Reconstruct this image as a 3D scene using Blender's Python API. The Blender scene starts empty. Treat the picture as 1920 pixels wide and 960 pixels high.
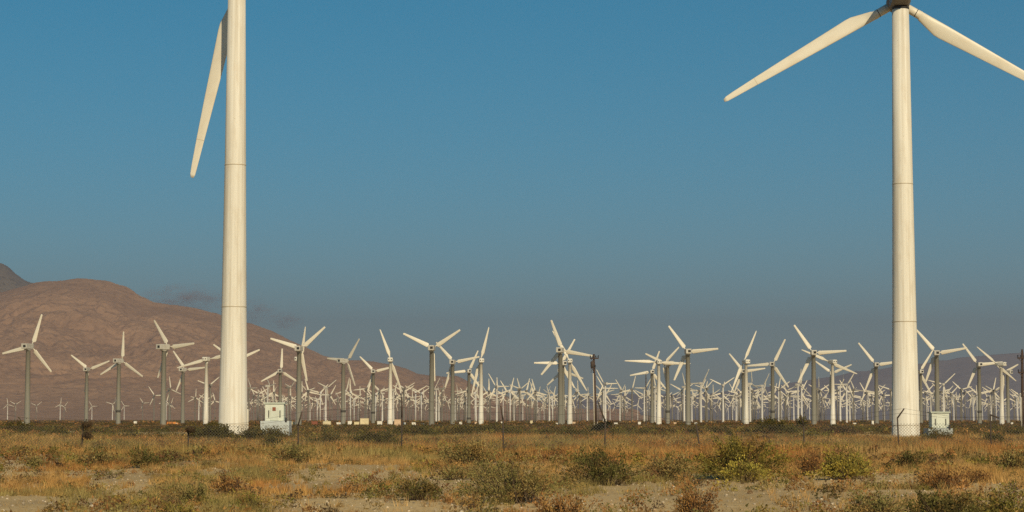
import bpy, bmesh, math, random
import numpy as np
from mathutils import Vector, Matrix

SC = bpy.context.scene
COL = SC.collection
R = math.radians
rng = np.random.default_rng(11)
random.seed(5)

# ------------------------------------------------------------------ camera
F = 4200.0                     # focal length in pixels of a 1920 px wide frame
CAM_Z = 2.2
PITCH = math.atan(306.0 / F)
cam_data = bpy.data.cameras.new('camera')
cam_data.sensor_width = 36.0
cam_data.lens = 36.0 * F / 1920.0
cam_data.clip_start = 0.5
cam_data.clip_end = 60000.0
cam = bpy.data.objects.new('camera', cam_data)
cam.location = (0, 0, CAM_Z)
cam.rotation_euler = (math.pi / 2 + PITCH, 0, 0)
COL.objects.link(cam)
SC.camera = cam

# ------------------------------------------------------------------ sky and sun
SUN_AZ, SUN_EL = R(163), R(29)          # behind the camera, a little to the right
world = bpy.data.worlds.new('World')
SC.world = world
world.use_nodes = True
wn = world.node_tree
bg = wn.nodes['Background']
sky = wn.nodes.new('ShaderNodeTexSky')
sky.sky_type = 'NISHITA'
sky.sun_disc = False
sky.sun_elevation = SUN_EL
sky.sun_rotation = SUN_AZ
sky.altitude = 300
sky.air_density = 0.8
sky.dust_density = 0.3
sky.ozone_density = 4.0
hs = wn.nodes.new('ShaderNodeHueSaturation')
hs.inputs['Hue'].default_value = 0.472
hs.inputs['Saturation'].default_value = 1.38
hs.inputs['Value'].default_value = 1.0
wn.links.new(sky.outputs[0], hs.inputs['Color'])
wn.links.new(hs.outputs[0], bg.inputs['Color'])
bg.inputs['Strength'].default_value = 0.066

sun_data = bpy.data.lights.new('sun', 'SUN')
sun_data.energy = 4.1
sun_data.angle = R(0.5)
sun_data.color = (1.0, 0.83, 0.56)
sun = bpy.data.objects.new('sun', sun_data)
to_sun = Vector((math.sin(SUN_AZ) * math.cos(SUN_EL), math.cos(SUN_AZ) * math.cos(SUN_EL), math.sin(SUN_EL)))
sun.rotation_euler = to_sun.to_track_quat('Z', 'Y').to_euler()
COL.objects.link(sun)

SC.view_settings.view_transform = 'Standard'
SC.view_settings.look = 'None'
SC.view_settings.exposure = 0.0
SC.view_settings.gamma = 1.0
SC.render.engine = 'CYCLES'
SC.cycles.use_denoising = False
SC.cycles.max_bounces = 4
SC.cycles.volume_bounces = 0
SC.cycles.use_adaptive_sampling = True
SC.cycles.adaptive_threshold = 0.01


# ------------------------------------------------------------------ helpers
def at(px, py, y):
    """World point on the sight line through photograph pixel (1920x960) at depth y."""
    u, v = (px - 960.0) / F, (480.0 - py) / F
    d = Vector((u, math.cos(PITCH) - v * math.sin(PITCH), math.sin(PITCH) + v * math.cos(PITCH)))
    k = y / d.y
    return Vector((d.x * k, y, CAM_Z + d.z * k))


def hashn(i, j, s):
    n = (i * 374761393 + j * 668265263 + s * 1442695041) & 0xFFFFFFFF
    n = ((n ^ (n >> 13)) * 1274126177) & 0xFFFFFFFF
    return ((n ^ (n >> 16)) & 0xFFFF) / 65535.0


def vnoise(x, y, s=0):
    x = np.asarray(x, float); y = np.asarray(y, float)
    xi = np.floor(x).astype(np.int64); yi = np.floor(y).astype(np.int64)
    fx, fy = x - xi, y - yi
    fx = fx * fx * (3 - 2 * fx); fy = fy * fy * (3 - 2 * fy)
    a, b = hashn(xi, yi, s), hashn(xi + 1, yi, s)
    c, d = hashn(xi, yi + 1, s), hashn(xi + 1, yi + 1, s)
    return (a * (1 - fx) + b * fx) * (1 - fy) + (c * (1 - fx) + d * fx) * fy


def fbm(x, y, o=4, s=0, gain=0.5):
    t, a, n = 0.0, 1.0, 0.0
    for k in range(o):
        t = t + a * vnoise(x * 2 ** k + 17.3 * k, y * 2 ** k - 9.1 * k, s + k)
        n += a; a *= gain
    return t / n


def ground_z(x, y):
    x = np.asarray(x, float); y = np.asarray(y, float)
    fade = np.clip((420 - y) / 260, 0, 1)
    h = (fbm(x / 14, y / 22, 3, 40) - 0.5) * 0.75 + (fbm(x / 3.1, y / 3.7, 2, 60) - 0.5) * 0.16
    return h * fade - 0.05


def gz(x, y):
    return float(ground_z(np.array([x]), np.array([y]))[0])


def tag(o, label=None, cat=None, group=None, kind=None):
    if label: o['label'] = label
    if cat: o['category'] = cat
    if group: o['group'] = group
    if kind: o['kind'] = kind
    return o


def link(name, data, parent=None, loc=(0, 0, 0), rot=(0, 0, 0)):
    o = bpy.data.objects.new(name, data)
    COL.objects.link(o)
    o.parent = parent
    o.location = loc
    o.rotation_euler = rot
    return o


def np_mesh(name, verts, faces, mat=None, cols=None, smooth=False):
    """verts (n,3), faces (m,k) with one k for all, cols per vertex (n,3)."""
    me = bpy.data.meshes.new(name)
    verts = np.asarray(verts, np.float32); faces = np.asarray(faces, np.int32)
    n, (m, k) = len(verts), faces.shape
    me.vertices.add(n); me.loops.add(m * k); me.polygons.add(m)
    me.vertices.foreach_set('co', verts.ravel())
    me.loops.foreach_set('vertex_index', faces.ravel())
    me.polygons.foreach_set('loop_start', np.arange(m, dtype=np.int32) * k)
    if smooth:
        me.polygons.foreach_set('use_smooth', np.ones(m, bool))
    if cols is not None:
        ca = me.color_attributes.new('tint', 'FLOAT_COLOR', 'POINT')
        c4 = np.ones((n, 4), np.float32); c4[:, :3] = cols
        ca.data.foreach_set('color', c4.ravel())
    me.update(calc_edges=True)
    if mat: me.materials.append(mat)
    return me


class MB:
    """Collects shapes and turns them into one mesh."""
    def __init__(self):
        self.bm = bmesh.new()

    def box(self, c, s, rz=0.0, taper=1.0, bevel=0.0):
        x, y, z = s[0] / 2, s[1] / 2, s[2] / 2
        M = Matrix.Translation(c) @ Matrix.Rotation(rz, 4, 'Z')
        vs = [self.bm.verts.new(M @ Vector((a * x * (taper if d > 0 else 1), b * y * (taper if d > 0 else 1), d * z)))
              for d in (-1, 1) for a, b in ((-1, -1), (1, -1), (1, 1), (-1, 1))]
        fs = [(3, 2, 1, 0), (4, 5, 6, 7), (0, 1, 5, 4), (1, 2, 6, 5), (2, 3, 7, 6), (3, 0, 4, 7)]
        faces = [self.bm.faces.new([vs[i] for i in f]) for f in fs]
        if bevel:
            es = list({e for f in faces for e in f.edges})
            bmesh.ops.bevel(self.bm, geom=es, offset=bevel, segments=2, affect='EDGES', profile=0.6)
        return self

    def lathe(self, prof, n=24, c=(0, 0, 0), axis='Z', smooth=True):
        rings = []
        c = Vector(c)
        for r, z in prof:
            ring = []
            for k in range(n):
                a = 2 * math.pi * k / n
                p = Vector((r * math.cos(a), r * math.sin(a), z))
                if axis == 'Y': p = Vector((p.x, p.z, -p.y))
                if axis == 'X': p = Vector((p.z, p.y, -p.x))
                ring.append(self.bm.verts.new(c + p))
            rings.append(ring)
        for a, b in zip(rings, rings[1:]):
            for k in range(n):
                f = self.bm.faces.new((a[k], a[(k + 1) % n], b[(k + 1) % n], b[k])); f.smooth = smooth
        self.bm.faces.new(rings[0][::-1]); self.bm.faces.new(rings[-1])
        return self

    def tube(self, p, q, r, r2=None, n=6):
        p, q = Vector(p), Vector(q)
        r2 = r if r2 is None else r2
        d = (q - p).normalized()
        a = d.orthogonal().normalized(); b = d.cross(a)
        A, B = [], []
        for k in range(n):
            t = 2 * math.pi * k / n
            o = a * math.cos(t) + b * math.sin(t)
            A.append(self.bm.verts.new(p + o * r)); B.append(self.bm.verts.new(q + o * r2))
        for k in range(n):
            f = self.bm.faces.new((A[k], A[(k + 1) % n], B[(k + 1) % n], B[k])); f.smooth = n > 5
        self.bm.faces.new(A[::-1]); self.bm.faces.new(B)
        return self

    def mesh(self, name, mat):
        me = bpy.data.meshes.new(name)
        bmesh.ops.recalc_face_normals(self.bm, faces=self.bm.faces[:])
        self.bm.to_mesh(me); self.bm.free()
        if mat: me.materials.append(mat)
        return me

    def obj(self, name, mat, parent=None, loc=(0, 0, 0), rot=(0, 0, 0)):
        return link(name, self.mesh(name, mat), parent, loc, rot)


# ------------------------------------------------------------------ materials
def mat_new(name):
    m = bpy.data.materials.new(name); m.use_nodes = True
    nt = m.node_tree
    return m, nt, nt.nodes['Principled BSDF']


def noise_mix(nt, scale, a, b, lo=0.35, hi=0.65, detail=4, stretch=None, coords='Object'):
    tc = nt.nodes.new('ShaderNodeTexCoord')
    mp = nt.nodes.new('ShaderNodeMapping')
    if stretch: mp.inputs['Scale'].default_value = stretch
    nz = nt.nodes.new('ShaderNodeTexNoise')
    nz.inputs['Scale'].default_value = scale; nz.inputs['Detail'].default_value = detail
    rp = nt.nodes.new('ShaderNodeMapRange')
    rp.inputs['From Min'].default_value = lo; rp.inputs['From Max'].default_value = hi
    mx = nt.nodes.new('ShaderNodeMix'); mx.data_type = 'RGBA'
    nt.links.new(tc.outputs[coords], mp.inputs[0]); nt.links.new(mp.outputs[0], nz.inputs['Vector'])
    nt.links.new(nz.outputs[0], rp.inputs[0]); nt.links.new(rp.outputs[0], mx.inputs['Factor'])
    for sock, v in ((mx.inputs['A'], a), (mx.inputs['B'], b)):
        if isinstance(v, tuple): sock.default_value = (*v, 1)
        else: nt.links.new(v, sock)
    return mx.outputs['Result'], nz


def paint(name, base, dirt, scale=1.2, stretch=(1, 1, 0.12), rough=0.55, lo=0.45, hi=0.8):
    m, nt, p = mat_new(name)
    c, _ = noise_mix(nt, scale, base, dirt, lo, hi, 6, stretch)
    # per-object shade differences between otherwise alike machines
    oi = nt.nodes.new('ShaderNodeObjectInfo')
    mr = nt.nodes.new('ShaderNodeMapRange'); mr.inputs['To Min'].default_value = 0.88; mr.inputs['To Max'].default_value = 1.06
    mu = nt.nodes.new('ShaderNodeMix'); mu.data_type = 'RGBA'; mu.blend_type = 'MULTIPLY'
    mu.inputs['Factor'].default_value = 1
    nt.links.new(oi.outputs['Random'], mr.inputs[0]); nt.links.new(mr.outputs[0], mu.inputs['B'])
    nt.links.new(c, mu.inputs['A']); nt.links.new(mu.outputs['Result'], p.inputs['Base Color'])
    p.inputs['Roughness'].default_value = rough
    return m


def tint_mat(name, rough=0.9, translucent=0.0):
    m, nt, p = mat_new(name)
    at_ = nt.nodes.new('ShaderNodeAttribute'); at_.attribute_name = 'tint'
    nt.links.new(at_.outputs['Color'], p.inputs['Base Color'])
    p.inputs['Roughness'].default_value = rough
    p.inputs['Specular IOR Level'].default_value = 0.15
    return m


M_WHITE = paint('cream_white_steel', (0.70, 0.67, 0.57), (0.56, 0.50, 0.38))
M_GIANT = paint('giant_tower_paint', (0.71, 0.675, 0.57), (0.52, 0.465, 0.36), 3.2, (1, 1, 0.02), 0.85, 0.44, 0.72)
_nt = M_GIANT.node_tree
_c, _ = noise_mix(_nt, 1.1, _nt.nodes['Principled BSDF'].inputs['Base Color'].links[0].from_socket, (0.56, 0.49, 0.37), 0.52, 0.85, 7, (1, 1, 0.3))
_c, _ = noise_mix(_nt, 6.0, _c, (0.36, 0.28, 0.18), 0.70, 0.80, 4, (1, 1, 0.5))
_nt.links.new(_c, _nt.nodes['Principled BSDF'].inputs['Base Color'])
M_BLADE = paint('blade_gelcoat', (0.70, 0.65, 0.52), (0.58, 0.48, 0.32), 0.5, (1, 1, 0.5), 0.45, 0.5, 0.85)
M_SLIM = paint('slim_tower_white', (0.70, 0.68, 0.62), (0.56, 0.53, 0.46))
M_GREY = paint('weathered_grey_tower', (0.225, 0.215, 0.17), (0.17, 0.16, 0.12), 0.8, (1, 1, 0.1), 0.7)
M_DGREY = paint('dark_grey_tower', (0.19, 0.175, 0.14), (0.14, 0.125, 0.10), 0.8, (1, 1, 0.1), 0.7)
M_NAC = paint('nacelle_grey_white', (0.55, 0.52, 0.44), (0.42, 0.39, 0.31), 1.5, (1, 1, 1))
M_GNAC = paint('giant_nacelle', (0.17, 0.145, 0.115), (0.12, 0.10, 0.08), 0.8, (1, 1, 1))
M_SEAM = paint('flange_seam', (0.54, 0.47, 0.34), (0.44, 0.36, 0.23), 3, (1, 1, 1))
M_SHADOW_BAND = paint('dark_band', (0.075, 0.07, 0.055), (0.05, 0.045, 0.04), 3, (1, 1, 1), 0.8)
M_DARK = paint('dark_opening', (0.02, 0.02, 0.02), (0.035, 0.03, 0.025), 3, (1, 1, 1), 0.8)
M_IRON = paint('rusty_dark_iron', (0.055, 0.04, 0.028), (0.09, 0.055, 0.03), 4, (1, 1, 1), 0.85)
M_WIRE = paint('galvanised_wire', (0.12, 0.11, 0.09), (0.08, 0.07, 0.055), 4, (1, 1, 1), 0.7)
M_WOOD = paint('brown_pole_wood', (0.06, 0.035, 0.022), (0.035, 0.022, 0.015), 2, (1, 1, 0.1), 0.9)
M_PALEW = paint('pale_conduit', (0.5, 0.45, 0.36), (0.38, 0.33, 0.25), 2, (1, 1, 0.2), 0.7)
M_KIOSK = paint('pale_green_kiosk_paint', (0.62, 0.65, 0.54), (0.54, 0.55, 0.44), 1.5, (1, 1, 0.3), 0.6)
M_PLINTH = paint('pale_blue_grey_concrete', (0.46, 0.50, 0.48), (0.34, 0.35, 0.32), 2.5, (1, 1, 1), 0.9)
M_ROOF = paint('kiosk_roof_green', (0.52, 0.57, 0.47), (0.43, 0.47, 0.38), 2, (1, 1, 1), 0.6)
M_RED = paint('rust_red_sign', (0.24, 0.075, 0.035), (0.18, 0.06, 0.03), 3, (1, 1, 1), 0.7)
M_CREAM = paint('cream_box_paint', (0.70, 0.60, 0.36), (0.55, 0.44, 0.25), 1.2, (1, 1, 1), 0.6)
M_WBOX = paint('white_box_paint', (0.75, 0.72, 0.62), (0.6, 0.55, 0.45), 1.2, (1, 1, 1), 0.6)
M_PEACH = paint('peach_box_paint', (0.68, 0.48, 0.30), (0.55, 0.38, 0.22), 1.2, (1, 1, 1), 0.6)
M_ORANGE = paint('orange_machine_paint', (0.62, 0.23, 0.03), (0.45, 0.16, 0.03), 1.5, (1, 1, 1), 0.5)
M_LEAF = tint_mat('leaf_tint')
M_STRAW = tint_mat('straw_tint')
M_STONE = tint_mat('stone_tint')
M_TWIG = paint('twig_bark', (0.11, 0.07, 0.035), (0.07, 0.045, 0.025), 6, (1, 1, 1), 0.9)


def ground_material():
    m, nt, p = mat_new('desert_sand')
    c1, n1 = noise_mix(nt, 0.09, (0.60, 0.43, 0.205), (0.46, 0.33, 0.16), 0.4, 0.62, 6)
    c2, n2 = noise_mix(nt, 2.2, c1, (0.64, 0.48, 0.26), 0.56, 0.75, 8)
    c3, n3 = noise_mix(nt, 9.0, c2, (0.22, 0.155, 0.085), 0.56, 0.68, 6)
    nt.links.new(c3, p.inputs['Base Color'])
    p.inputs['Roughness'].default_value = 0.95
    p.inputs['Specular IOR Level'].default_value = 0.1
    bp = nt.nodes.new('ShaderNodeBump'); bp.inputs['Strength'].default_value = 0.6; bp.inputs['Distance'].default_value = 0.05
    nt.links.new(n3.outputs[0], bp.inputs['Height']); nt.links.new(bp.outputs[0], p.inputs['Normal'])
    return m


def rock_material(name, a, b, c, sc):
    m, nt, p = mat_new(name)
    c1, _ = noise_mix(nt, sc, a, b, 0.38, 0.62, 8)
    c2, n2 = noise_mix(nt, sc * 3.5, c1, c, 0.55, 0.72, 10)
    c3, n3 = noise_mix(nt, sc * 14, c2, tuple(v * 0.8 for v in b), 0.52, 0.66, 8)
    nt.links.new(c3, p.inputs['Base Color'])
    bp = nt.nodes.new('ShaderNodeBump'); bp.inputs['Strength'].default_value = 0.4; bp.inputs['Distance'].default_value = 20.0
    n2.inputs['Roughness'].default_value = 0.7
    nt.links.new(n2.outputs[0], bp.inputs['Height']); nt.links.new(bp.outputs[0], p.inputs['Normal'])
    p.inputs['Roughness'].default_value = 0.95
    p.inputs['Specular IOR Level'].default_value = 0.05
    return m


# ------------------------------------------------------------------ ground
def build_ground():
    ys = np.concatenate([np.linspace(-300, 30, 8), np.arange(34, 170, 0.6), np.arange(170, 430, 3.0),
                         np.geomspace(440, 20000, 40)])
    xs = np.concatenate([-np.geomspace(62, 11000, 26)[::-1], np.arange(-60, 60.1, 0.75), np.geomspace(62, 11000, 26)])
    X, Y = np.meshgrid(xs, ys)
    Z = ground_z(X, Y)
    V = np.stack([X.ravel(), Y.ravel(), Z.ravel()], 1)
    nx, ny = len(xs), len(ys)
    i = np.arange(nx - 1)[None, :] + np.arange(ny - 1)[:, None] * nx
    Fc = np.stack([i, i + 1, i + 1 + nx, i + nx], -1).reshape(-1, 4)
    tag(link('ground', np_mesh('ground', V, Fc, ground_material(), smooth=True)), 'sandy desert ground with scattered gravel', kind='structure')


build_ground()


# ------------------------------------------------------------------ mountains
def mountain(name, label, prof, y0, front, back, mat, seed, rough, ncol=320, nrow=120, ext=0):
    """Range whose crest line follows prof (photograph pixels) at distance y0."""
    px = np.array([p[0] for p in prof], float); py = np.array([p[1] for p in prof], float)
    cols = np.concatenate([np.linspace(px[0], -60, ncol // 8)[:-1], np.linspace(-60, px[-1], ncol)]) if px[0] < -60 else np.linspace(px[0], px[-1], ncol)
    crest = np.array([at(a, b, y0).z for a, b in zip(px, py)])
    h = np.interp(cols, px, crest)
    X0 = np.array([at(c, 786, y0).x for c in cols])
    t = np.concatenate([np.linspace(0, 1, nrow), 1 + np.linspace(0, 1, 24)[1:]])
    T, H = np.meshgrid(t, h, indexing='ij')
    _, X = np.meshgrid(t, X0, indexing='ij')
    Y = np.where(T <= 1, y0 - front * (1 - T), y0 + back * (T - 1))
    s = np.where(T <= 1, T ** 1.25, 1 - (T - 1))
    bend = np.where(T <= 1, 1 - T, T - 1)
    s = s * (0.80 + 0.20 * s)
    # gullies and spurs running down from the crest
    sc = front / 4.0
    wx = X / sc + (fbm(X / sc, Y / sc, 3, seed) - 0.5) * 1.6
    ridged = 1 - np.abs(2 * fbm(wx * 2.1, Y / sc * 0.8, 5, seed + 7, 0.6) - 1)
    fine = 1 - np.abs(2 * fbm(X / sc * 8, Y / sc * 5, 5, seed + 21, 0.65) - 1)
    mask = np.clip(bend * 4, 0, 1) * np.clip(s * 3.5, 0, 1)
    Z = H * s + mask * rough * ((ridged - 0.62) * 1.0 + (fine - 0.62) * 0.32) * (0.35 + 0.65 * s)
    crestn = (fbm(X / sc * 9, Y * 0 + 3, 4, seed + 31) - 0.5) * rough * 0.16 * np.clip(1 - bend * 6, 0, 1)
    Z = Z + crestn * np.clip(s * 2, 0, 1)
    Z = np.maximum(Z, -0.9 + 0 * Z)
    Z[0, :] = -0.9; Z[-1, :] = -0.9
    V = np.stack([X.ravel(), Y.ravel(), Z.ravel()], 1)
    nr, nc = X.shape
    i = np.arange(nc - 1)[None, :] + np.arange(nr - 1)[:, None] * nc
    Fc = np.stack([i, i + 1, i + 1 + nc, i + nc], -1).reshape(-1, 4)
    return tag(link(name, np_mesh(name, V, Fc, mat, smooth=True)), label, kind='structure')


M_MTN = rock_material('reddish_brown_rock', (0.43, 0.265, 0.155), (0.36, 0.22, 0.13), (0.52, 0.335, 0.205), 0.004)
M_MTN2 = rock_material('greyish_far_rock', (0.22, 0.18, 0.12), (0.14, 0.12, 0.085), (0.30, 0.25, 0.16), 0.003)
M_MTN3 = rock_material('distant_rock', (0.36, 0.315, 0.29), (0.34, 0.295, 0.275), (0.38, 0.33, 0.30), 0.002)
mountain('mountain', 'bare reddish brown desert mountain sloping down to the right behind the turbines',
         [(-900, 640), (-500, 600), (-250, 575), (-60, 556), (0, 545), (60, 530), (100, 526), (140, 519.5), (165, 522), (205, 530), (235, 539), (262, 556),
          (285, 568), (330, 571), (375, 581), (420, 596), (470, 605), (510, 619), (550, 640), (600, 663), (650, 674),
          (700, 677), (740, 686), (780, 700), (820, 703), (856, 705), (880, 718), (910, 735), (950, 752), (1000, 768), (1080, 782), (1160, 786.5)],
         7200, 2600, 2500, M_MTN, 3, 90, 760, 330)
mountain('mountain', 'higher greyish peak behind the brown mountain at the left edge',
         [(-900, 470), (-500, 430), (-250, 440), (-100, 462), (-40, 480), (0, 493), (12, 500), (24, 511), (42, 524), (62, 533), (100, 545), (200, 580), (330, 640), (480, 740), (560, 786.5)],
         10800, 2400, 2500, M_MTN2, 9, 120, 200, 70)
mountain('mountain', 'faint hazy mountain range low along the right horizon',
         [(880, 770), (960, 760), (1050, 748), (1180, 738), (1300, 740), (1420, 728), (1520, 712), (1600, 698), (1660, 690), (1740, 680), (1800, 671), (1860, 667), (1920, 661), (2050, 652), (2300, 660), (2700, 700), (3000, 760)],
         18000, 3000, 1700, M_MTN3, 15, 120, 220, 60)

# ------------------------------------------------------------------ haze: one box of even, thin dusty air
hz = MB().box((0, 10050, 449), (22400, 20900, 902)).obj('haze', None)
hm = bpy.data.materials.new('dusty_air'); hm.use_nodes = True
hn = hm.node_tree
for n_ in list(hn.nodes):
    if n_.type != 'OUTPUT_MATERIAL': hn.nodes.remove(n_)
pv = hn.nodes.new('ShaderNodeVolumePrincipled')
pv.inputs['Color'].default_value = (0.76, 0.655, 0.70, 1)
pv.inputs['Density'].default_value = 8.8e-5
pv.inputs['Anisotropy'].default_value = 0.3
hn.links.new(pv.outputs[0], hn.nodes['Material Output'].inputs['Volume'])
hz.data.materials.append(hm)
tag(hz, 'thin dusty air greying the distance', kind='stuff')


# ------------------------------------------------------------------ wind turbines
def blade_mesh(name, stations, mat, n=10):
    """stations: (r, chord, thickness, twist degrees, x offset of the quarter chord); blade along +Z, trailing edge towards +X."""
    bm = bmesh.new(); rings = []
    for r, ch, th, tw, off in stations:
        ring = []
        ct, st = math.cos(R(tw)), math.sin(R(tw))
        for k in range(n):
            a = 2 * math.pi * k / n
            ux = math.cos(a); uy = math.sin(a)
            blunt = 1.0 if th > 0.8 * ch else 0.55 + 0.45 * (0.5 - 0.5 * ux)
            x = off + ch * (0.2 + 0.5 * ux) if th <= 0.8 * ch else off + ch * 0.5 * ux
            y = th * 0.5 * uy * blunt
            ring.append(bm.verts.new((x * ct - y * st, x * st + y * ct, r)))
        rings.append(ring)
    for a, b in zip(rings, rings[1:]):
        for k in range(n):
            f = bm.faces.new((a[k], a[(k + 1) % n], b[(k + 1) % n], b[k])); f.smooth = True
    bm.faces.new(rings[0][::-1]); bm.faces.new(rings[-1])
    bmesh.ops.recalc_face_normals(bm, faces=bm.faces[:])
    me = bpy.data.meshes.new(name); bm.to_mesh(me); bm.free(); me.materials.append(mat)
    return me


ME = {}
# grey type: straight tower, three paddle blades of 10 m
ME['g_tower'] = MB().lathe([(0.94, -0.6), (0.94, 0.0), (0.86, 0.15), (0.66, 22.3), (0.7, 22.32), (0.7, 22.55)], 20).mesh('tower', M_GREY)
ME['g_collar'] = MB().lathe([(0.8, -0.45), (0.93, -0.4), (0.93, 0.4), (0.8, 0.45)], 16).mesh('collar', M_SHADOW_BAND)  # dark ring modelled in place of a shadow mark across the tower
ME['g_nac'] = MB().box((0, -0.5, 0.02), (1.75, 4.3, 1.55), bevel=0.16).box((0, -0.4, -0.92), (1.3, 1.5, 0.35)).mesh('nacelle', M_NAC)
ME['g_vent'] = MB().box((0, 0, 0), (0.85, 0.1, 0.75)).mesh('vent', M_DARK)
ME['g_hub'] = MB().lathe([(0.25, -0.75), (0.5, -0.45), (0.58, 0.2), (0.4, 0.62), (0.1, 0.78)], 14, axis='Y').mesh('hub', M_NAC)
ME['g_blade'] = blade_mesh('blade', [(0.35, .34, .34, 0, 0), (1.45, .34, .34, 0, 0), (1.5, .5, .3, 12, 0), (1.62, 1.3, .26, 12, -.12), (2.0, 1.42, .24, 11, -.14), (4.5, 1.15, .19, 7, -.1),
                                       (7.2, .88, .13, 3, -.06), (9.2, .66, .09, 1, -.03), (9.85, .6, .07, 0, -.02), (10, .4, .04, 0, 0)], M_BLADE)
# white type: tapered tower, two slender blades of 12 m
ME['w_tower'] = MB().lathe([(1.05, -0.6), (1.05, 0.12), (0.92, 0.16), (0.76, 9.0), (0.5, 20.9), (0.57, 20.92), (0.57, 21.3)], 20).mesh('tower', M_WHITE)
ME['w_collar'] = MB().lathe([(0.85, -0.06), (0.92, -0.05), (0.92, 0.05), (0.85, 0.06)], 16).mesh('collar', M_SEAM)
ME['w_nac'] = MB().box((0, -0.35, 0), (1.75, 3.2, 1.45), bevel=0.35).lathe([(0.5, -1.2), (0.5, -0.6)], 14).mesh('nacelle', M_WHITE)
ME['w_vent'] = MB().lathe([(0.2, -0.05), (0.2, 0.05)], 12, axis='Y').mesh('vent', M_DARK)
ME['w_hub'] = MB().lathe([(0.3, -0.7), (0.55, -0.4), (0.6, 0.3), (0.35, 0.7), (0.1, 0.85)], 14, axis='Y').mesh('hub', M_WHITE)
ME['w_blade'] = blade_mesh('blade', [(0.3, .42, .42, 0, 0), (1.2, .42, .42, 0, 0), (1.9, .7, .35, 14, -.05), (3.0, 1.3, .26, 12, -.1), (5.0, 1.1, .2, 8, -.08), (8.0, .78, .13, 4, -.05),
                                       (10.6, .5, .08, 1, -.02), (11.7, .34, .05, 0, 0), (12, .12, .03, 0, 0)], M_BLADE)
# slim type of the rows behind
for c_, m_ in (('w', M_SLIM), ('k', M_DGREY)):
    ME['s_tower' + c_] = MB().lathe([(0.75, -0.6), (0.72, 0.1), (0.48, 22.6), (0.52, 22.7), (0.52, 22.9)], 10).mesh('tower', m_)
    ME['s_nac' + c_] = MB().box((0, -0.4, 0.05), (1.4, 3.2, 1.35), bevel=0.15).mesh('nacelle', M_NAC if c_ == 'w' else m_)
ME['s_hub'] = MB().lathe([(0.3, -0.6), (0.48, 0.1), (0.15, 0.6)], 8, axis='Y').mesh('hub', M_NAC)
ME['s_blade'] = blade_mesh('blade', [(0.3, .3, .3, 0, 0), (1.3, .34, .3, 8, 0), (1.7, 1.0, .24, 10, -.1), (4.5, .82, .18, 7, -.08), (8.6, .55, .1, 1, -.03), (10, .3, .04, 0, 0)], M_BLADE, 8)


def turbine(name, label, group, kind, px, hub_y, yaw, phase, lf, col='w'):
    Hh = {'g': 23.6, 'w': 22.4, 's': 23.6}[kind]
    ov = {'g': 2.0, 'w': 1.9, 's': 1.6}[kind]
    D = (Hh - CAM_Z) * F / (786.0 - hub_y)
    p = at(px, hub_y, D)
    root = link(name, None, None, (p.x, D, gz(p.x, D)), (0, 0, -R(yaw)))
    tag(root, label, 'wind turbine', group)
    top = p.z - root.location.z
    key = kind + '_'
    suf = col if kind == 's' else ''
    tw = link('tower', ME[key + 'tower' + suf], root)
    tw.scale = (1, 1, top / Hh)
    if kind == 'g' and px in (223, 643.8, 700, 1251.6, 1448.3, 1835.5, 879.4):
        link('collar', ME['g_collar'], tw, (0, 0, 2.6 if px == 879.4 else 5.2))  # cast shade put in as a dark ring on these towers
    if kind == 'w':
        link('collar', ME['w_collar'], tw, (0, 0, 2.3))
    nc = link('nacelle', ME[key + 'nac' + suf], root, (0, 0, top))
    if kind == 'g':
        link('vent', ME['g_vent'], nc, (0.22, -2.63, 0.02))
    if kind == 'w':
        for s in (-0.42, 0.42):
            link('vent', ME['w_vent'], nc, (s, -1.93, 0.05))
    link('hub', ME[key + 'hub'], root, (0, ov, top))
    nb = 2 if kind == 'w' else 3
    for k in range(nb):
        b = link('blade', ME[key + 'blade'], root, (0, ov, top), (0, R(phase + 360 / nb * k), 0))
        b.scale = (1, 1, lf)
    return root


FRONT = [
    ('g', 53, 649.5, 17.5, 18, 1),
    ('g', 163, 692.6, 7.5, 68, 1),
    ('g', 223, 676.5, 25, 2, 1.08),
    ('g', 307.5, 650.6, 32.5, 84, 1),
    ('g', 343.4, 693, 17.5, 84, 1),
    ('w', 387.2, 673.4, 15, 76, 1),
    ('g', 438, 676, 5, 66, 1),
    ('g', 525.6, 695.6, 2.5, 2, 1),
    ('g', 561, 653.6, 7.5, 48, 1),
    ('w', 560, 673, 15, 8, 0.92),
    ('g', 643.8, 676.6, 37.5, 36, 1),
    ('g', 700, 696.3, 2.5, 76, 0.92),
    ('w', 732, 674.4, 0, 160, 0.92),
    ('g', 809.6, 652.5, 5, 56, 1),
    ('g', 848.8, 678.8, 7.5, 78, 1),
    ('g', 879.4, 695.6, -5, 24, 1),
    ('w', 902, 676, -7.5, 14, 1),
    ('g', 1050.7, 656.5, 12.5, 100, 1),
    ('w', 1068.4, 676.4, 0, 150, 1),
    ('g', 1055, 681, -15, 30, 1.08),
    ('g', 1053, 695, 22.5, 110, 1),
    ('w', 1235, 679, -7.5, 92, 1),
    ('g', 1222.5, 697, 0, 20, 1),
    ('g', 1251.6, 681, -37.5, 50, 1),
    ('g', 1289.6, 659, -2.5, 84, 1),
    ('w', 1398.6, 678, -17.5, 24, 1),
    ('g', 1393.2, 696, 5, 82, 1),
    ('g', 1448.3, 682.7, 12.5, 26, 1.08),
    ('g', 1525.2, 661.3, 2.5, 86, 1.08),
    ('w', 1560.7, 678.3, -22.5, 110, 1),
    ('g', 1559.6, 699.6, 7.5, 66, 1),
    ('g', 1642.7, 683.6, 2.5, 82, 1.08),
    ('g', 1726, 697, -2.5, 32, 1.15),
    ('g', 1756, 661.8, 7.5, 80, 1),
    ('g', 1835.5, 683.4, -2.5, 84, 1),
    ('w', 1877, 682.6, -40, 118, 1.08),
    ('g', 1889, 697.7, -30, 66, 0.92),
]
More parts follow.
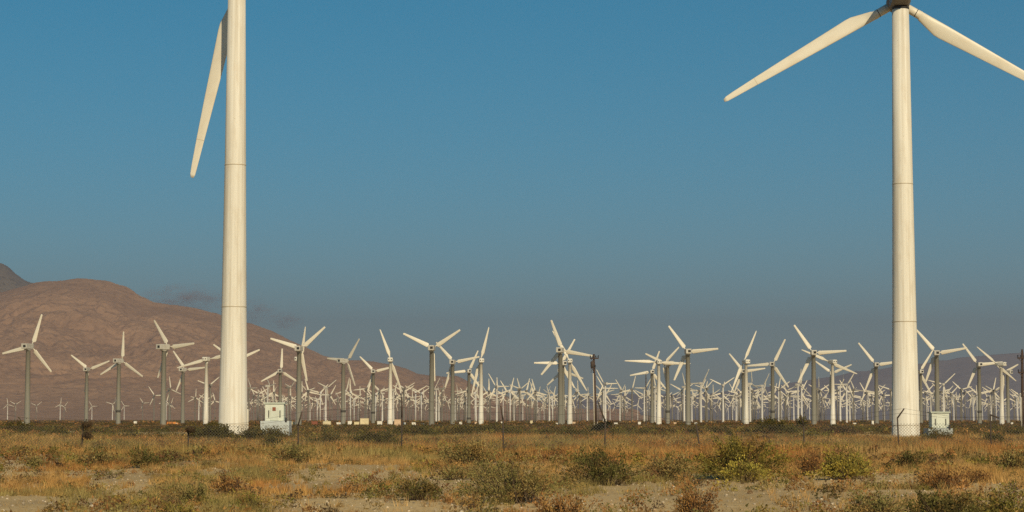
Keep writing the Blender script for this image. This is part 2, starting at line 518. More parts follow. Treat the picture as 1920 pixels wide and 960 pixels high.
MID = [
    ('w',14.4,758.4,2.5,108,1), ('k',28.7,758.4,7.5,58,1), ('k',67.8,760.8,7.5,54,1.08), ('w',113,758.4,7.5,4,1), ('k',120,762,10,38,1), 
    ('w',172.5,761.6,-17.5,90,0.92), ('w',211,758,0,48,1.08), ('k',216,753,62.5,68,1), ('w',233,761,-25,90,0.92), ('k',267.4,756,20,84,0.92), 
    ('k',289,741.7,2.5,86,1), ('k',317.7,729.7,22.5,112,0.92), ('k',320,758,5,18,1), ('k',394.4,722.5,-27.5,50,0.85), 
    ('k',366,746,7.5,2,0.92), ('w',373,748,-17.5,46,0.92), ('k',380,752,40,82,0.92), ('k',466.6,728,52.5,88,0.85), 
    ('k',476,742,17.5,92,0.92), ('w',502,724,57.5,78,0.85), ('k',498,742,-20,66,0.92), ('k',488,746,17.5,80,0.92), 
    ('w',512,748,-50,104,1), ('k',541,727,52.5,50,0.85), ('k',544,757.5,5,40,1), ('k',578,733,-42.5,72,0.85), ('w',581.4,756,5,100,0.92), 
    ('k',594.6,756,10,102,1), ('w',611,727,30,54,0.92), ('k',632.9,746.6,50,78,0.92), ('k',658,739,32.5,100,0.92), 
    ('k',686.4,729,7.5,24,1), ('k',671,756,7.5,4,0.92), ('w',717,738,-70,52,1.08), ('w',738,731,22.5,22,0.85), ('k',757.5,729,20,60,0.85), 
    ('k',768.5,745.5,-2.5,82,1), ('k',790.4,751,10,106,1), ('w',818,730,-60,42,1.15), ('k',828.6,729,77.5,70,1.15), 
    ('w',823,742,37.5,102,0.92), ('k',856,740,42.5,110,0.92), ('k',873.5,742,5,82,0.92), ('k',870,756,5,90,1.08), ('w',893,742,42.5,0,1), 
    ('w',931.5,724.7,-25,88,1), ('k',920,750,25,100,1), ('k',974,729.8,22.5,52,0.92), ('w',963.6,748,40,44,1), ('k',978,754,10,20,1.08), 
    ('k',1006,741,2.5,88,0.92), ('k',1013,752,10,60,1), ('w',1030,737,-67.5,48,0.92), ('k',1037,748,7.5,42,0.92), ('k',1087,740,12.5,84,0.85), 
    ('w',1101,741,75,82,1.15), ('k',1104,744,-17.5,118,0.92), ('w',1135,719.5,-30,88,1), ('w',1132,728,2.5,90,1), ('w',1162.4,739,20,26,0.92), 
    ('k',1170,745,2.5,38,0.92), ('k',1185,730,7.5,14,1), ('w',1208,728,27.5,32,0.85), ('w',1212,740,30,18,1), ('w',1228,726,17.5,110,0.85), 
    ('k',1260,742,-20,66,0.92), ('k',1275,756,7.5,46,1), ('w',1282.7,725.8,35,106,1), ('w',1297,741,-35,70,0.92), ('w',1314,719,42.5,30,1), 
    ('k',1325,729,-27.5,46,0.92), ('k',1332.7,742,7.5,54,1), ('k',1344,757,7.5,24,1), ('w',1355.6,722.5,-5,56,0.92), 
    ('w',1380,740,-2.5,90,1.15), ('w',1406,720,60,114,1), ('w',1428.6,723.6,42.5,30,0.92), ('k',1414,758.6,7.5,88,1.08), 
    ('k',1442,748,7.5,18,0.92), ('w',1460,730,0,10,0.85), ('k',1462.5,729,10,52,0.85), ('k',1472,748,12.5,34,1.15), 
    ('w',1488,742,45,30,1), ('w',1496,721.4,40,8,1), ('w',1502.7,722.5,-17.5,12,0.92), ('k',1508,746,-17.5,104,0.92), 
    ('k',1532,729,55,0,0.85), ('k',1541,745,17.5,102,0.85), ('w',1587,721.4,25,32,0.92), ('w',1575,725.8,77.5,14,1), 
    ('k',1600,731,35,96,0.85), ('w',1593,741,50,44,1), ('k',1617.5,748.8,5,10,1), ('w',1634,745,22.5,82,1), ('k',1669.8,731,17.5,50,1), 
    ('w',1657,745,-45,52,0.92), ('w',1769,721,10,46,1), ('k',1802.6,730.6,-2.5,74,0.85), ('w',1788,745,-47.5,64,0.92), 
    ('w',1745,742,47.5,50,1), ('k',1819,746,55,10,1), ('w',1825,742,-62.5,66,1), ('k',1863.7,734,40,58,1), ('w',1858,745,45,52,1), 
    ('k',1902,748,30,78,0.92), ('w',1908,750,17.5,102,0.92), 
]


FRONT_LABELS = [
    'grey-towered turbine nearest the left picture edge, one blade cut by the frame',
    'small grey-towered turbine second from the left edge, two blades spread upward',
    'grey-towered turbine third from the left edge, one blade pointing straight up',
    'tall grey-towered turbine just left of the orange machine, nacelle turned sideways',
    'shorter grey-towered turbine just right of the orange machine',
    'white tapered two-bladed turbine just left of the left giant tower',
    'turbine almost hidden behind the left giant tower, only two blade tips showing',
    'grey-towered turbine rising behind the pale kiosk beside the left giant tower',
    'tall grey-towered turbine just right of the left kiosk, one blade reaching up right',
    'two-bladed turbine hidden behind the grey tower right of the left kiosk, blades near upright',
    'grey-towered turbine with nacelle turned sideways, right of the cream tank',
    'shorter grey-towered turbine just right of the cream box on legs',
    'white tapered two-bladed turbine just left of the peach transformer box',
    'tall grey-towered turbine with two blades raised in a wide V',
    'mid-height grey-towered turbine next right of the tall one with V-shaped blades',
    'short grey-towered turbine directly left of the white tower near picture centre',
    'white tapered two-bladed turbine near picture centre, upper blade almost upright',
    'tallest grey-towered turbine left of the wooden utility pole, blade reaching the pole',
    'white tapered two-bladed turbine just left of the wooden utility pole',
    'grey turbine half hidden behind the tallest one left of the utility pole',
    'lower turbine almost fully hidden behind the tallest one left of the utility pole',
    'white tapered turbine with both blades level, right of the thin dark pole',
    'short grey-towered turbine touching the thin dark pole, one blade pointing left',
    'grey-towered turbine right of the level-bladed white one, its nacelle turned right',
    'tall grey-towered turbine with long blade to upper left, right of the level-bladed one',
    'white tapered two-bladed turbine overlapping a grey tower, upper blade leaning right',
    'short grey-towered turbine directly behind the white one whose upper blade leans right',
    'grey-towered turbine rising behind the large dark green bush on the horizon',
    'tall grey-towered turbine left of the white one whose blades slope down right',
    'white two-bladed turbine with blades sloping down right, left of the right giant tower',
    'short grey-towered turbine in front of the white slope-bladed turbine',
    'grey-towered turbine just left of the right giant tower, right blade hidden by it',
    'turbine peeking out along the right edge of the right giant tower',
    'tall grey-towered turbine rising behind the right transformer kiosk',
    'grey-towered turbine between the right kiosk and the white tower near right edge',
    'white tapered two-bladed turbine near the right picture edge',
    'short grey-towered turbine between the last white tower and the right-edge pole',
]
for (k, x, hy, yaw, ph, lf), lb in zip(FRONT, FRONT_LABELS):
    turbine('wind_turbine', lb, 'white two-bladed turbines' if k == 'w' else 'grey-towered front turbines', k, x, hy, yaw, ph, lf)

ORD = ['first', 'second', 'third', 'fourth', 'fifth', 'sixth', 'seventh', 'eighth', 'ninth', 'tenth', 'eleventh', 'twelfth',
       'thirteenth', 'fourteenth', 'fifteenth', 'sixteenth', 'seventeenth', 'eighteenth', 'nineteenth', 'twentieth']
ANCH = [(-50, 'the left picture edge'), (437, 'the left giant tower'), (732, 'the first white tower past kiosk'),
        (901, 'the centre white tower'), (1116, 'the wooden utility pole'), (1290, 'the tower beside level-bladed turbine'),
        (1525, 'the tower left of slope-bladed turbine'), (1698, 'the right giant tower')]
cnt = {}
for (c, x, hy, yaw, ph, lf) in sorted(MID, key=lambda r: r[1]):
    a = [t for t in ANCH if t[0] < x][-1][1]
    cnt[(a, c)] = cnt.get((a, c), 0) + 1
    colour = 'slim white' if c == 'w' else 'slim grey'
    turbine('wind_turbine', '%s turbine of the back rows, %s right of %s' % (colour, ORD[cnt[(a, c)] - 1], a),
            'slim turbines in the rows behind', 's', x, hy, yaw, ph, lf, c)


# far rows: each one mesh, eight rotor positions of two tower colours
def far_mesh(col, ph):
    mb = MB()
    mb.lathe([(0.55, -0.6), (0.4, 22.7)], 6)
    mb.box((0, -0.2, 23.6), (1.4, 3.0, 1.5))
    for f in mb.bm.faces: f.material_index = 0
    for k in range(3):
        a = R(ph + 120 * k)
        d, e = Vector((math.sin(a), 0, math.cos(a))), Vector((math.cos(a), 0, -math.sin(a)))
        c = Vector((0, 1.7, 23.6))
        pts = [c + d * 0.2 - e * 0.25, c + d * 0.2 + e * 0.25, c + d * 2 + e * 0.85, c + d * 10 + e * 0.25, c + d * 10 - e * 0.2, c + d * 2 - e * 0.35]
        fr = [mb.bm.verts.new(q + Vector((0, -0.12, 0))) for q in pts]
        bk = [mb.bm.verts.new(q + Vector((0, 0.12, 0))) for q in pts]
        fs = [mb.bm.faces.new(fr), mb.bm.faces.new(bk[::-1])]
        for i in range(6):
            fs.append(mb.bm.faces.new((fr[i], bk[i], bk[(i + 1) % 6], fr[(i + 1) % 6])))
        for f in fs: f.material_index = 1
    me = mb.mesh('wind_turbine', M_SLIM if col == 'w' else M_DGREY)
    me.materials.append(M_BLADE)
    return me


FARM = {(c, k): far_mesh(c, k * 15) for c in 'wk' for k in range(8)}
placed = []
tries = 0
while len(placed) < 340 and tries < 6000:
    tries += 1
    hy = random.choice([734, 738, 742, 745, 748, 751, 754, 757, 760, 763, 766]) + random.uniform(-1.5, 1.5)
    x = random.uniform(255, 1960)
    if x < 480 and random.random() < 0.8: continue
    if x < 260 or any(abs(x - q[0]) < 4.0 and abs(hy - q[1]) < 4 for q in placed): continue
    placed.append((x, hy))
placed.sort(key=lambda q: q[1])
rest_v, rest_f, rest_m, nv = [], [], [], 0
for i, (x, hy) in enumerate(placed):
    D = 21.4 * F / (786 - hy)
    p = at(x, hy, D)
    me = FARM[(random.choice('wkkkk'), random.randrange(8))]
    rz = -R(random.uniform(-28, 32))
    if i < 153:
        o = link('wind_turbine', me, None, (p.x, D, 0), (0, 0, rz))
        tag(o, 'tiny turbine in the crowded farthest rows along the horizon', 'wind turbine', 'tiny turbines in the farthest rows')
    else:                                   # beyond 300 turbines: one mass on the horizon
        Mx = Matrix.Translation((p.x, D, 0)) @ Matrix.Rotation(rz, 4, 'Z')
        rest_v += [(Mx @ v.co)[:] for v in me.vertices]
        for f in me.polygons:
            rest_f.append([nv + k for k in f.vertices]); rest_m.append(f.material_index if me.materials[0] is M_SLIM or f.material_index else 2)
        nv += len(me.vertices)
me = bpy.data.meshes.new('far_turbine_rows'); me.from_pydata(rest_v, [], rest_f)
for m_ in (M_SLIM, M_BLADE, M_DGREY): me.materials.append(m_)
me.polygons.foreach_set('material_index', np.array(rest_m, np.int32)); me.update()
tag(link('far_turbine_rows', me), 'mass of the very farthest turbines too small to tell apart', kind='stuff')


# the two giants
ME['b_tower'] = MB().lathe([(1.78, -0.8), (1.78, 0.25), (1.60, 0.3), (1.36, 14.0), (1.16, 30.0), (0.96, 47.9)], 56).mesh('tower', M_GIANT)
ME['b_ring'] = MB().lathe([(0.0, -0.11), (0.035, -0.10), (0.035, 0.10), (0.0, 0.11)], 8)
ME['b_blade'] = blade_mesh('blade', [(0.9, 1.0, 1.0, 0, 0), (2.6, 1.0, 1.0, 0, 0), (3.1, 1.05, .92, 3, 0), (3.2, 1.12, .88, 5, -.16), (4.4, 1.42, .66, 8, -.06), (5.6, 1.74, .5, 10, .04), (6.3, 1.76, .44, 10, .05), (10, 1.52, .32, 7, .03),
                                       (15, 1.2, .22, 4, .02), (19, .92, .15, 2, .01), (19.06, .91, .145, 2, .01), (22, .70, .1, 1, -.01), (23.0, .58, .08, 0, -.02), (23.4, .32, .05, 0, 0)], M_BLADE, 20)
ME['b_joint'] = MB().lathe([(0.49, -0.05), (0.515, -0.03), (0.515, 0.03), (0.49, 0.05)], 20).mesh('root_joint', M_DARK)
ME['b_seam'] = blade_mesh('tip_seam', [(18.98, .94, .17, 2, .01), (19.04, .93, .168, 2, .01)], M_SEAM, 20)


def giant(label, px, base_D, hub_px_y, yaw, phase, rings_z):
    p = at(px, hub_px_y, base_D)
    b = link('giant_wind_turbine', None, None, (p.x, base_D, gz(p.x, base_D)), (0, 0, -R(yaw)))
    tag(b, label, 'wind turbine', 'giant foreground turbines')
    top = p.z - b.location.z
    tw = link('tower', ME['b_tower'], b); tw.scale = (1, 1, (top - 1.4) / 47.9)
    for z in rings_z:
        r = float(np.interp(z, [0.3, 14.0, 30.0, 47.9], [1.60, 1.36, 1.16, 0.96]))
        MB().lathe([(r - 0.02, -0.055), (r + 0.02, -0.05), (r + 0.02, 0.05), (r - 0.02, 0.055)], 56).obj('flange_ring', M_SEAM, tw, (0, 0, z))
    MB().lathe([(1.5, -0.02), (1.615, -0.015), (1.615, 0.015), (1.5, 0.02)], 56).obj('flange_ring', M_SEAM, tw, (0, 0, 1.5))
    d = MB().box((0, -1.56, 2.0), (0.9, 0.16, 2.1), bevel=0.05).obj('door', M_GIANT, tw, rot=(0, 0, R(118)))
    MB().box((0.3, -1.66, 2.0), (0.06, 0.06, 0.2)).obj('handle', M_DARK, d)
    # nacelle: long tapered housing, rear end towards the camera
    bm = bmesh.new()
    sec = [(-5.6, 0.85, 1.05, 2.0), (-5.2, 1.0, 0.85, 2.15), (-1.0, 1.08, -1.12, 1.85), (1.4, 1.12, -1.25, 1.7), (2.5, 1.05, -1.1, 1.3)]
    rings = []
    for y, hw, z0, z1 in sec:
        c = 0.3
        rings.append([bm.verts.new((x, y, z)) for x, z in ((-hw + c, z0), (hw - c, z0), (hw, z0 + c), (hw, z1 - c), (hw - c, z1), (-hw + c, z1), (-hw, z1 - c), (-hw, z0 + c))])
    for a, c in zip(rings, rings[1:]):
        for k in range(8): bm.faces.new((a[k], a[(k + 1) % 8], c[(k + 1) % 8], c[k]))
    bm.faces.new(rings[0]); bm.faces.new(rings[-1][::-1])
    bmesh.ops.recalc_face_normals(bm, faces=bm.faces[:])
    me = bpy.data.meshes.new('nacelle'); bm.to_mesh(me); bm.free(); me.materials.append(M_GNAC)
    nc = link('nacelle', me, b, (0, 0, top))
    MB().box((0.2, -2.6, -0.42), (0.8, 0.5, 0.16)).obj('vent', M_DARK, nc)
    MB().lathe([(1.0, -0.12), (1.0, 0.12)], 40).obj('yaw_ring', M_DARK, nc, (0, 0, -1.38))
    MB().lathe([(0.9, -0.95), (1.2, -0.7), (1.25, 0.5), (0.95, 1.3), (0.4, 1.75), (0.05, 1.85)], 28, axis='Y').obj('hub', M_GNAC, b, (0, 3.6, top))
    for k in range(3):
        bl = link('blade', ME['b_blade'], b, (0, 3.6, top), (0, R(phase + 120 * k), 0))
        link('root_joint', ME['b_joint'], bl, (0, 0, 2.55))
        link('tip_seam', ME['b_seam'], bl)
    return b


giant('giant white turbine tower at left, beside the kiosk with a red square', 444.5, 247.0, -54, 2, 193.3, (13.7, 28.6))
giant('giant white turbine at right with two blades spread below its nacelle', 1688, 257.7, -6, 4, 120.5, (12.9, 28.2))


# ------------------------------------------------------------------ kiosks, boxes, machine, poles
def kiosk(label, px0, px1, y_top, y_mid, sk0, sk1, D, sign):
    a, b = at(px0, y_top, D), at(px1, y_mid, D)
    w, zt, zm = b.x - a.x, a.z, b.z
    cx = (a.x + b.x) / 2
    g = gz(cx, D)
    root = link('transformer_kiosk', None, None, (cx, D, g)); tag(root, label, 'kiosk', 'transformer kiosks beside the giants')
    dp = 1.9
    z0, z1 = zm - g, zt - g
    MB().box((0, dp / 2, (z0 + z1) / 2), (w, dp, z1 - z0), bevel=0.03).obj('cabinet', M_KIOSK, root)
    MB().box((0, dp / 2, z1 + 0.06), (w + 0.26, dp + 0.3, 0.14), bevel=0.03).obj('roof', M_ROOF, root)
    for s in (-0.3, 0.3):
        MB().box((s * w, -0.015, z0 + (z1 - z0) * 0.40), (0.09, 0.05, (z1 - z0) * 0.42)).obj('vent_slot', M_DARK, root)
    MB().box((0, -0.02, z0 + (z1 - z0) * 0.40), (w * 0.44, 0.04, (z1 - z0) * 0.74), bevel=0.01).obj('door', M_KIOSK, root)
    if sign:
        MB().box((-0.03, -0.055, z0 + (z1 - z0) * 0.69), (0.36, 0.03, 0.4)).obj('red_sign', M_RED, root)
    s0, s1 = at(sk0, y_mid, D).x - cx, at(sk1, y_mid, D).x - cx
    MB().box(((s0 + s1) / 2, dp / 2, z0 / 2 - 0.3), (s1 - s0, dp + 1.0, z0 + 0.58), bevel=0.04).obj('plinth', M_PLINTH, root)
    MB().box((s1 - 0.35, -0.42, z0 + 0.1), (0.2, 0.25, 0.5)).obj('meter_box', M_DARK, root)
    return root


kiosk('pale green kiosk with red square sign beside the left giant tower', 497, 532, 757, 789, 489, 543, 243, True)
kiosk('pale green kiosk without sign beside the right giant tower', 1747, 1780, 774, 803, 1739, 1785, 243, False)


def ground_D(yb):
    return CAM_Z * F / (yb - 786.0)


def cabinet(label, x0, x1, yt, yb, mat, kind, group='small pale boxes among the turbine feet', cat='transformer box'):
    D = ground_D(yb)
    p0, p1 = at(x0, yb, D), at(x1, yt, D)
    w, h, cx = p1.x - p0.x, p1.z, (p0.x + p1.x) / 2
    root = link('transformer_box' if kind != 'tank' else 'storage_tank', None, None, (cx, D, 0)); tag(root, label, cat, group)
    if kind == 'tank':
        r = h * 0.42
        MB().lathe([(r * 0.4, -w / 2), (r * 0.85, -w / 2 + r * 0.15), (r, -w / 2 + r * 0.4), (r, w / 2 - r * 0.4), (r * 0.85, w / 2 - r * 0.15), (r * 0.4, w / 2)], 20,
                   axis='X').obj('tank_body', mat, root, (0, 0, h - r))
        for s in (-0.3, 0.3):
            MB().box((s * w, 0, (h - r * 1.5) / 2 - 0.1), (0.25, r * 1.2, h - r * 1.5 + 0.2)).obj('saddle', M_IRON, root)
        MB().lathe([(0.3, 0), (0.3, 0.25)], 12).obj('hatch', mat, root, (0, 0, h - 0.05))
    else:
        lift = h * 0.28 if kind == 'legs' else 0.1
        dp = max(1.2, w * 0.7)
        MB().box((0, 0, (h - 0.08 + lift) / 2), (w * 0.94, dp, h - 0.08 - lift), bevel=0.04).obj('cabinet', mat, root)
        MB().box((0, 0, h - 0.04), (w, dp + 0.14, 0.12), bevel=0.02).obj('lid', mat, root)
        if kind == 'legs':
            for sx in (-0.38, 0.38):
                for sy in (-0.4, 0.4):
                    MB().box((sx * w, sy * dp, lift / 2 - 0.1), (0.18, 0.18, lift + 0.24)).obj('leg', mat, root)
        else:
            MB().box((0, 0, 0.0), (w * 1.06, dp + 0.2, 0.25)).obj('plinth', M_PLINTH, root)
        for s in (-0.235, 0.235):
            MB().box((s * w * 0.92, -dp / 2 - 0.012, (h + lift) / 2), (w * 0.42, 0.035, (h - lift) * 0.78)).obj('door', mat, root)
    return root


BOXES = [
    (544, 554, 790.5, 799.5, M_CREAM, 'box', 'cream box between the left kiosk and the tall grey tower beside it'),
    (605, 621, 789.5, 800, M_CREAM, 'tank', 'rounded cream storage tank between two grey towers'),
    (631, 639, 792, 798.5, M_WBOX, 'box', 'small white box just right of the cream tank'),
    (652, 660, 789.5, 799, M_WBOX, 'box', 'tall narrow white box left of the cream box on legs'),
    (664, 674, 791, 799, M_CREAM, 'box', 'low cream box touching the left side of the box on legs'),
    (675, 692, 784.5, 800, M_CREAM, 'legs', 'largest cream box standing on short legs'),
    (707, 717, 789.5, 799.5, M_WBOX, 'box', 'white box left of the white tower after the kiosk'),
    (739, 752, 786.5, 800, M_PEACH, 'box', 'peach box right of the white tower'),
    (756.5, 760.5, 792, 799, M_WBOX, 'box', 'narrow white box right of the peach box'),
    (772, 780, 792, 799.5, M_WBOX, 'box', 'square white box second right of the peach box'),
    (789.5, 795.5, 794, 799.5, M_WBOX, 'box', 'low white box third right of the peach box'),
    (861, 866.5, 791, 799, M_WBOX, 'box', 'pale box between two short grey towers left of the centre white tower'),
    (890, 894.5, 791, 797.5, M_PEACH, 'box', 'small pinkish box touching the left foot of the centre white tower'),
    (939, 942.5, 790.5, 797, M_WBOX, 'box', 'tiny white box right of the centre white tower'),
    (994, 999, 788.5, 797, M_CREAM, 'box', 'small cream box alone between centre white tower and tallest grey tower'),
    (1042, 1046, 793, 798.5, M_WBOX, 'box', 'tiny bright white box at the left foot of the tallest grey tower'),
    (1073, 1079, 791, 798, M_PEACH, 'box', 'pale peach box at the right foot of a white tower, left of utility pole'),
    (1117, 1120.5, 790.5, 797.5, M_WBOX, 'box', 'tiny white box at the right foot of the utility pole'),
    (1151, 1158, 792.5, 798.5, M_WBOX, 'box', 'low white box first right of the utility pole'),
    (1196, 1201.5, 791, 799.5, M_WBOX, 'box', 'upright cream-white box left of the thin dark pole'),
    (1263, 1268, 792, 798, M_PEACH, 'box', 'small pinkish box between the two grey towers right of level-bladed turbine'),
    (1302, 1307, 792, 798, M_WBOX, 'box', 'tiny white box just right of the tall tower with upper-left blade'),
    (1599, 1605, 793, 798.5, M_WBOX, 'box', 'low white box left of the right giant tower'),
    (1634, 1638, 789, 798.5, M_WBOX, 'box', 'narrow white box at the left foot of tower next to right giant'),
    (1895, 1899, 792, 798.5, M_WBOX, 'box', 'tiny white box near the right edge pole'),
    (251, 257, 789.8, 796, M_WBOX, 'box', 'small white box between the third and fourth grey towers from left'),
    (40, 44, 790.5, 796, M_WBOX, 'box', 'tiny white box near the left picture edge'),
]
for x0, x1, yt, yb, m, kd, lb in BOXES:
    cabinet(lb, x0, x1, yt, yb, m, kd, cat='tank' if kd == 'tank' else 'transformer box')

# rust coloured bin between kiosk and tank
D = ground_D(799.5); q = at(590, 799.5, D)
rb = link('rusty_bin', None, None, (q.x, D, 0)); tag(rb, 'rust red bin left of the cream storage tank', 'bin')
MB().box((0, 0, 0.75), (1.7, 1.2, 1.5), taper=1.08).obj('bin_body', M_RED, rb)
MB().box((0, 0, 1.55), (1.95, 1.4, 0.12), bevel=0.03).obj('rim', M_RED, rb)

# orange tracked machine
D = ground_D(799.5); q = at(324, 799.5, D); k = D / F
om = link('orange_machine', None, None, (q.x, D, 0)); tag(om, 'low orange machine parked between two grey towers', 'machine')
bd = MB().box((-0.35, 0, 1.02), (2.6, 1.6, 0.75), bevel=0.1).obj('engine_cover', M_ORANGE, om)
for i in range(4):
    MB().box((-1.2 + i * 0.42, -0.815, 1.05), (0.16, 0.05, 0.45)).obj('grille', M_DARK, bd)
MB().box((1.25, 0, 0.9), (0.9, 1.5, 0.55), bevel=0.08).obj('rear_deck', M_ORANGE, om)
MB().box((1.25, -0.76, 0.95), (0.6, 0.04, 0.25)).obj('panel', M_PEACH, om)
MB().tube((-0.9, 0.2, 1.35), (-0.9, 0.2, 1.95), 0.07, n=8).obj('exhaust_pipe', M_IRON, om)
for s in (-1, 1):
    tr = MB()
    for x in (-1.2, 0, 1.2): tr.lathe([(0.36, -0.22), (0.36, 0.22)], 12, (x, s * 0.85, 0.4), 'Y')
    tr.box((0, s * 0.85, 0.72), (2.6, 0.42, 0.08)).box((0, s * 0.85, 0.08), (2.6, 0.42, 0.08)).obj('track', M_DARK, om)
MB().box((-1.95, 0, 0.6), (0.14, 2.2, 0.9), bevel=0.03).obj('front_blade', M_ORANGE, om)
MB().tube((-1.9, -0.6, 0.5), (-0.9, -0.7, 0.6), 0.08).tube((-1.9, 0.6, 0.5), (-0.9, 0.7, 0.6), 0.08).obj('push_arm', M_ORANGE, om)


def utility_pole(label, px_top, y_top, px_base, D, arms, conduit_px, conduit_top):
    t = at(px_top, y_top, D); b = at(px_base, 786, D)
    root = link('utility_pole', None, None, (b.x, D, 0)); tag(root, label, 'utility pole', 'wooden utility poles')
    dx = t.x - b.x
    MB().tube((0, 0, -0.6), (dx, 0, t.z), 0.34, 0.2, 14).obj('pole', M_WOOD, root)
    for y_arm, x0, x1, ang in arms:
        z = at(0, y_arm, D).z
        xc = dx * z / t.z
        k = D / F
        l0, l1 = (x0 - px_top) * k, (x1 - px_top) * k
        a = MB().box((xc + (l0 + l1) / 2, -0.3, z), (abs(l1 - l0), 0.26, 0.26), bevel=0.02).obj('crossarm', M_WOOD, root)
        for fx in (0.04, 0.33, 0.67, 0.96):
            MB().lathe([(0.06, 0), (0.13, 0.12), (0.09, 0.22), (0.14, 0.34), (0.06, 0.5)], 10).obj('insulator', M_DARK, a, (xc + l0 + (l1 - l0) * fx, -0.3, z + 0.13))
        MB().tube((xc + l0 * 0.7, -0.28, z - 0.1), (xc, -0.28, z - 1.0), 0.05).obj('brace', M_IRON, root)
    c0 = at(conduit_px, 786, D).x - b.x
    cz = at(0, conduit_top, D).z
    MB().tube((c0, -0.45, -0.5), (c0 + dx * 0.5, -0.4, cz), 0.14, 0.12, 10).obj('conduit', M_PALEW, root)
    return root


pa = utility_pole('brown wooden utility pole right of the tallest grey turbine', 1113.3, 664, 1117.5, 470,
                  [(672, 1106, 1122, 0), (690, 1107, 1115.5, 0)], 1114.3, 700)
zt = at(0, 676, 470).z
MB().lathe([(0.08, -0.75), (0.36, -0.7), (0.38, 0.5), (0.2, 0.62)], 14).obj('transformer_can', M_IRON, pa, (-0.75, -0.2, at(0, 683, 470).z))
MB().tube((-0.9, -0.3, at(0, 692, 470).z), (-1.05, -0.3, at(0, 699, 470).z), 0.05).tube((-0.45, -0.3, at(0, 687, 470).z), (-0.9, -0.3, at(0, 692, 470).z), 0.05).obj('bracket', M_IRON, pa)
utility_pole('wooden utility pole with two crossarms cut by the right picture edge', 1916.5, 655, 1917, 430,
             [(671.5, 1907, 1926, 0), (698.5, 1908, 1926, 0)], 1914, 745)
D = 640; q = at(1211.5, 786, D); zt = at(0, 703, D).z
tp = link('steel_pole', None, None, (q.x, D, 0)); tag(tp, 'thin dark steel pole with curved top left of the level-bladed turbine', 'pole')
MB().lathe([(0.3, -0.5), (0.3, 0.4), (0.2, 0.45), (0.13, zt)], 10).obj('pole', M_IRON, tp)
MB().tube((0, 0, zt), (0.12, 0, zt + 0.6), 0.12, 0.1).tube((0.12, 0, zt + 0.6), (0.55, 0, zt + 0.8), 0.1, 0.09).obj('curved_arm', M_PALEW, tp)


# ------------------------------------------------------------------ chain-link fence
FD = 150.0
POSTS = [(-240, -240, 790, None), (-43, -42, 792, (-36, 772)), (153, 156, 800, (163, 786)), (354, 353, 800, None), (560, 559, 797, (566, 773)),
         (753, 753.5, 782, (753.6, 745)), (944, 943, 786, (939, 761)), (1133.5, 1135, 790, (1121, 753)), (1315, 1305, 793, None),
         (1507, 1507, 798, (1501, 778)), (1685, 1682.7, 783, (1695, 766)), (1857, 1857, 777, (1873, 784)), (2050, 2050, 784, (2060, 762)), (2245, 2246, 786, None)]
fence = link('chain_link_fence', None, None, (0, FD, 0)); tag(fence, 'rusty chain-link fence with leaning posts crossing the whole scene', 'fence')
feet, tops = [], []
for pb, pt, yt, arm in POSTS:
    b = at(pb, 786, FD); t = at(pt, yt, FD)
    g = gz(b.x, FD)
    po = MB().tube((b.x, 0, g - 0.4), (t.x, 0, t.z), 0.055, 0.05, 8).obj('post', M_IRON, fence)
    if arm:
        a = at(arm[0], arm[1], FD)
        MB().tube((t.x, 0, t.z - 0.03), (a.x, -0.1, a.z), 0.055, 0.045, 6).obj('barb_arm', M_IRON, po)
        tops.append((a.x, -0.1, a.z))
    else:
        tops.append((t.x, 0, t.z))
    feet.append((b.x, g, t.x, t.z))


def fence_panel(a, b):
    """Woven diagonal wires between two posts."""
    x0, x1 = a[0], b[0]
    w = x1 - x0; h = 1.85; pitch = 0.2; r = 0.0075
    V, Fc = [], []

    def seg(p, q):
        d = np.array(q) - np.array(p); L = np.linalg.norm(d)
        if L < 0.02: return
        n = np.array([-d[1], d[0]]) / L * r
        i = len(V)
        for e in (p, q):
            V.append((e[0] + n[0], -r, e[1] + n[1])); V.append((e[0] - n[0], -r, e[1] - n[1])); V.append((e[0], r, e[1]))
        Fc.extend([(i, i + 1, i + 4, i + 3), (i + 1, i + 2, i + 5, i + 4), (i + 2, i, i + 3, i + 5)])
    for sgn in (1, -1):
        c = -h
        while c < w:
            u0, u1 = max(0, c), min(w, c + h)
            p, q = (u0, u0 - c), (u1, u1 - c)
            if sgn < 0: p, q = (w - p[0], p[1]), (w - q[0], q[1])
            seg(p, q); c += pitch
    V = np.array(V)
    g0, g1 = a[1] + 0.05, b[1] + 0.05
    V[:, 2] += g0 + (g1 - g0) * V[:, 0] / w
    V[:, 0] += x0
    return np_mesh('wire_mesh', V, np.array(Fc), M_WIRE)


for a, b in zip(feet, feet[1:]):
    link('wire_mesh', fence_panel(a, b), fence)
for i, (a, b) in enumerate(zip(tops, tops[1:])):
    mb = MB()
    for fr in (1.0, 0.5):
        P = [Vector((feet[j][2] + (tops[j][0] - feet[j][2]) * fr, tops[j][1] * fr, feet[j][3] + (tops[j][2] - feet[j][3]) * fr)) for j in (i, i + 1)]
        mid = (P[0] + P[1]) / 2 - Vector((0, 0, 0.22))
        mb.tube(P[0], mid, 0.008, n=3).tube(mid, P[1], 0.008, n=3)
    mb.obj('barbed_wire', M_IRON, fence)


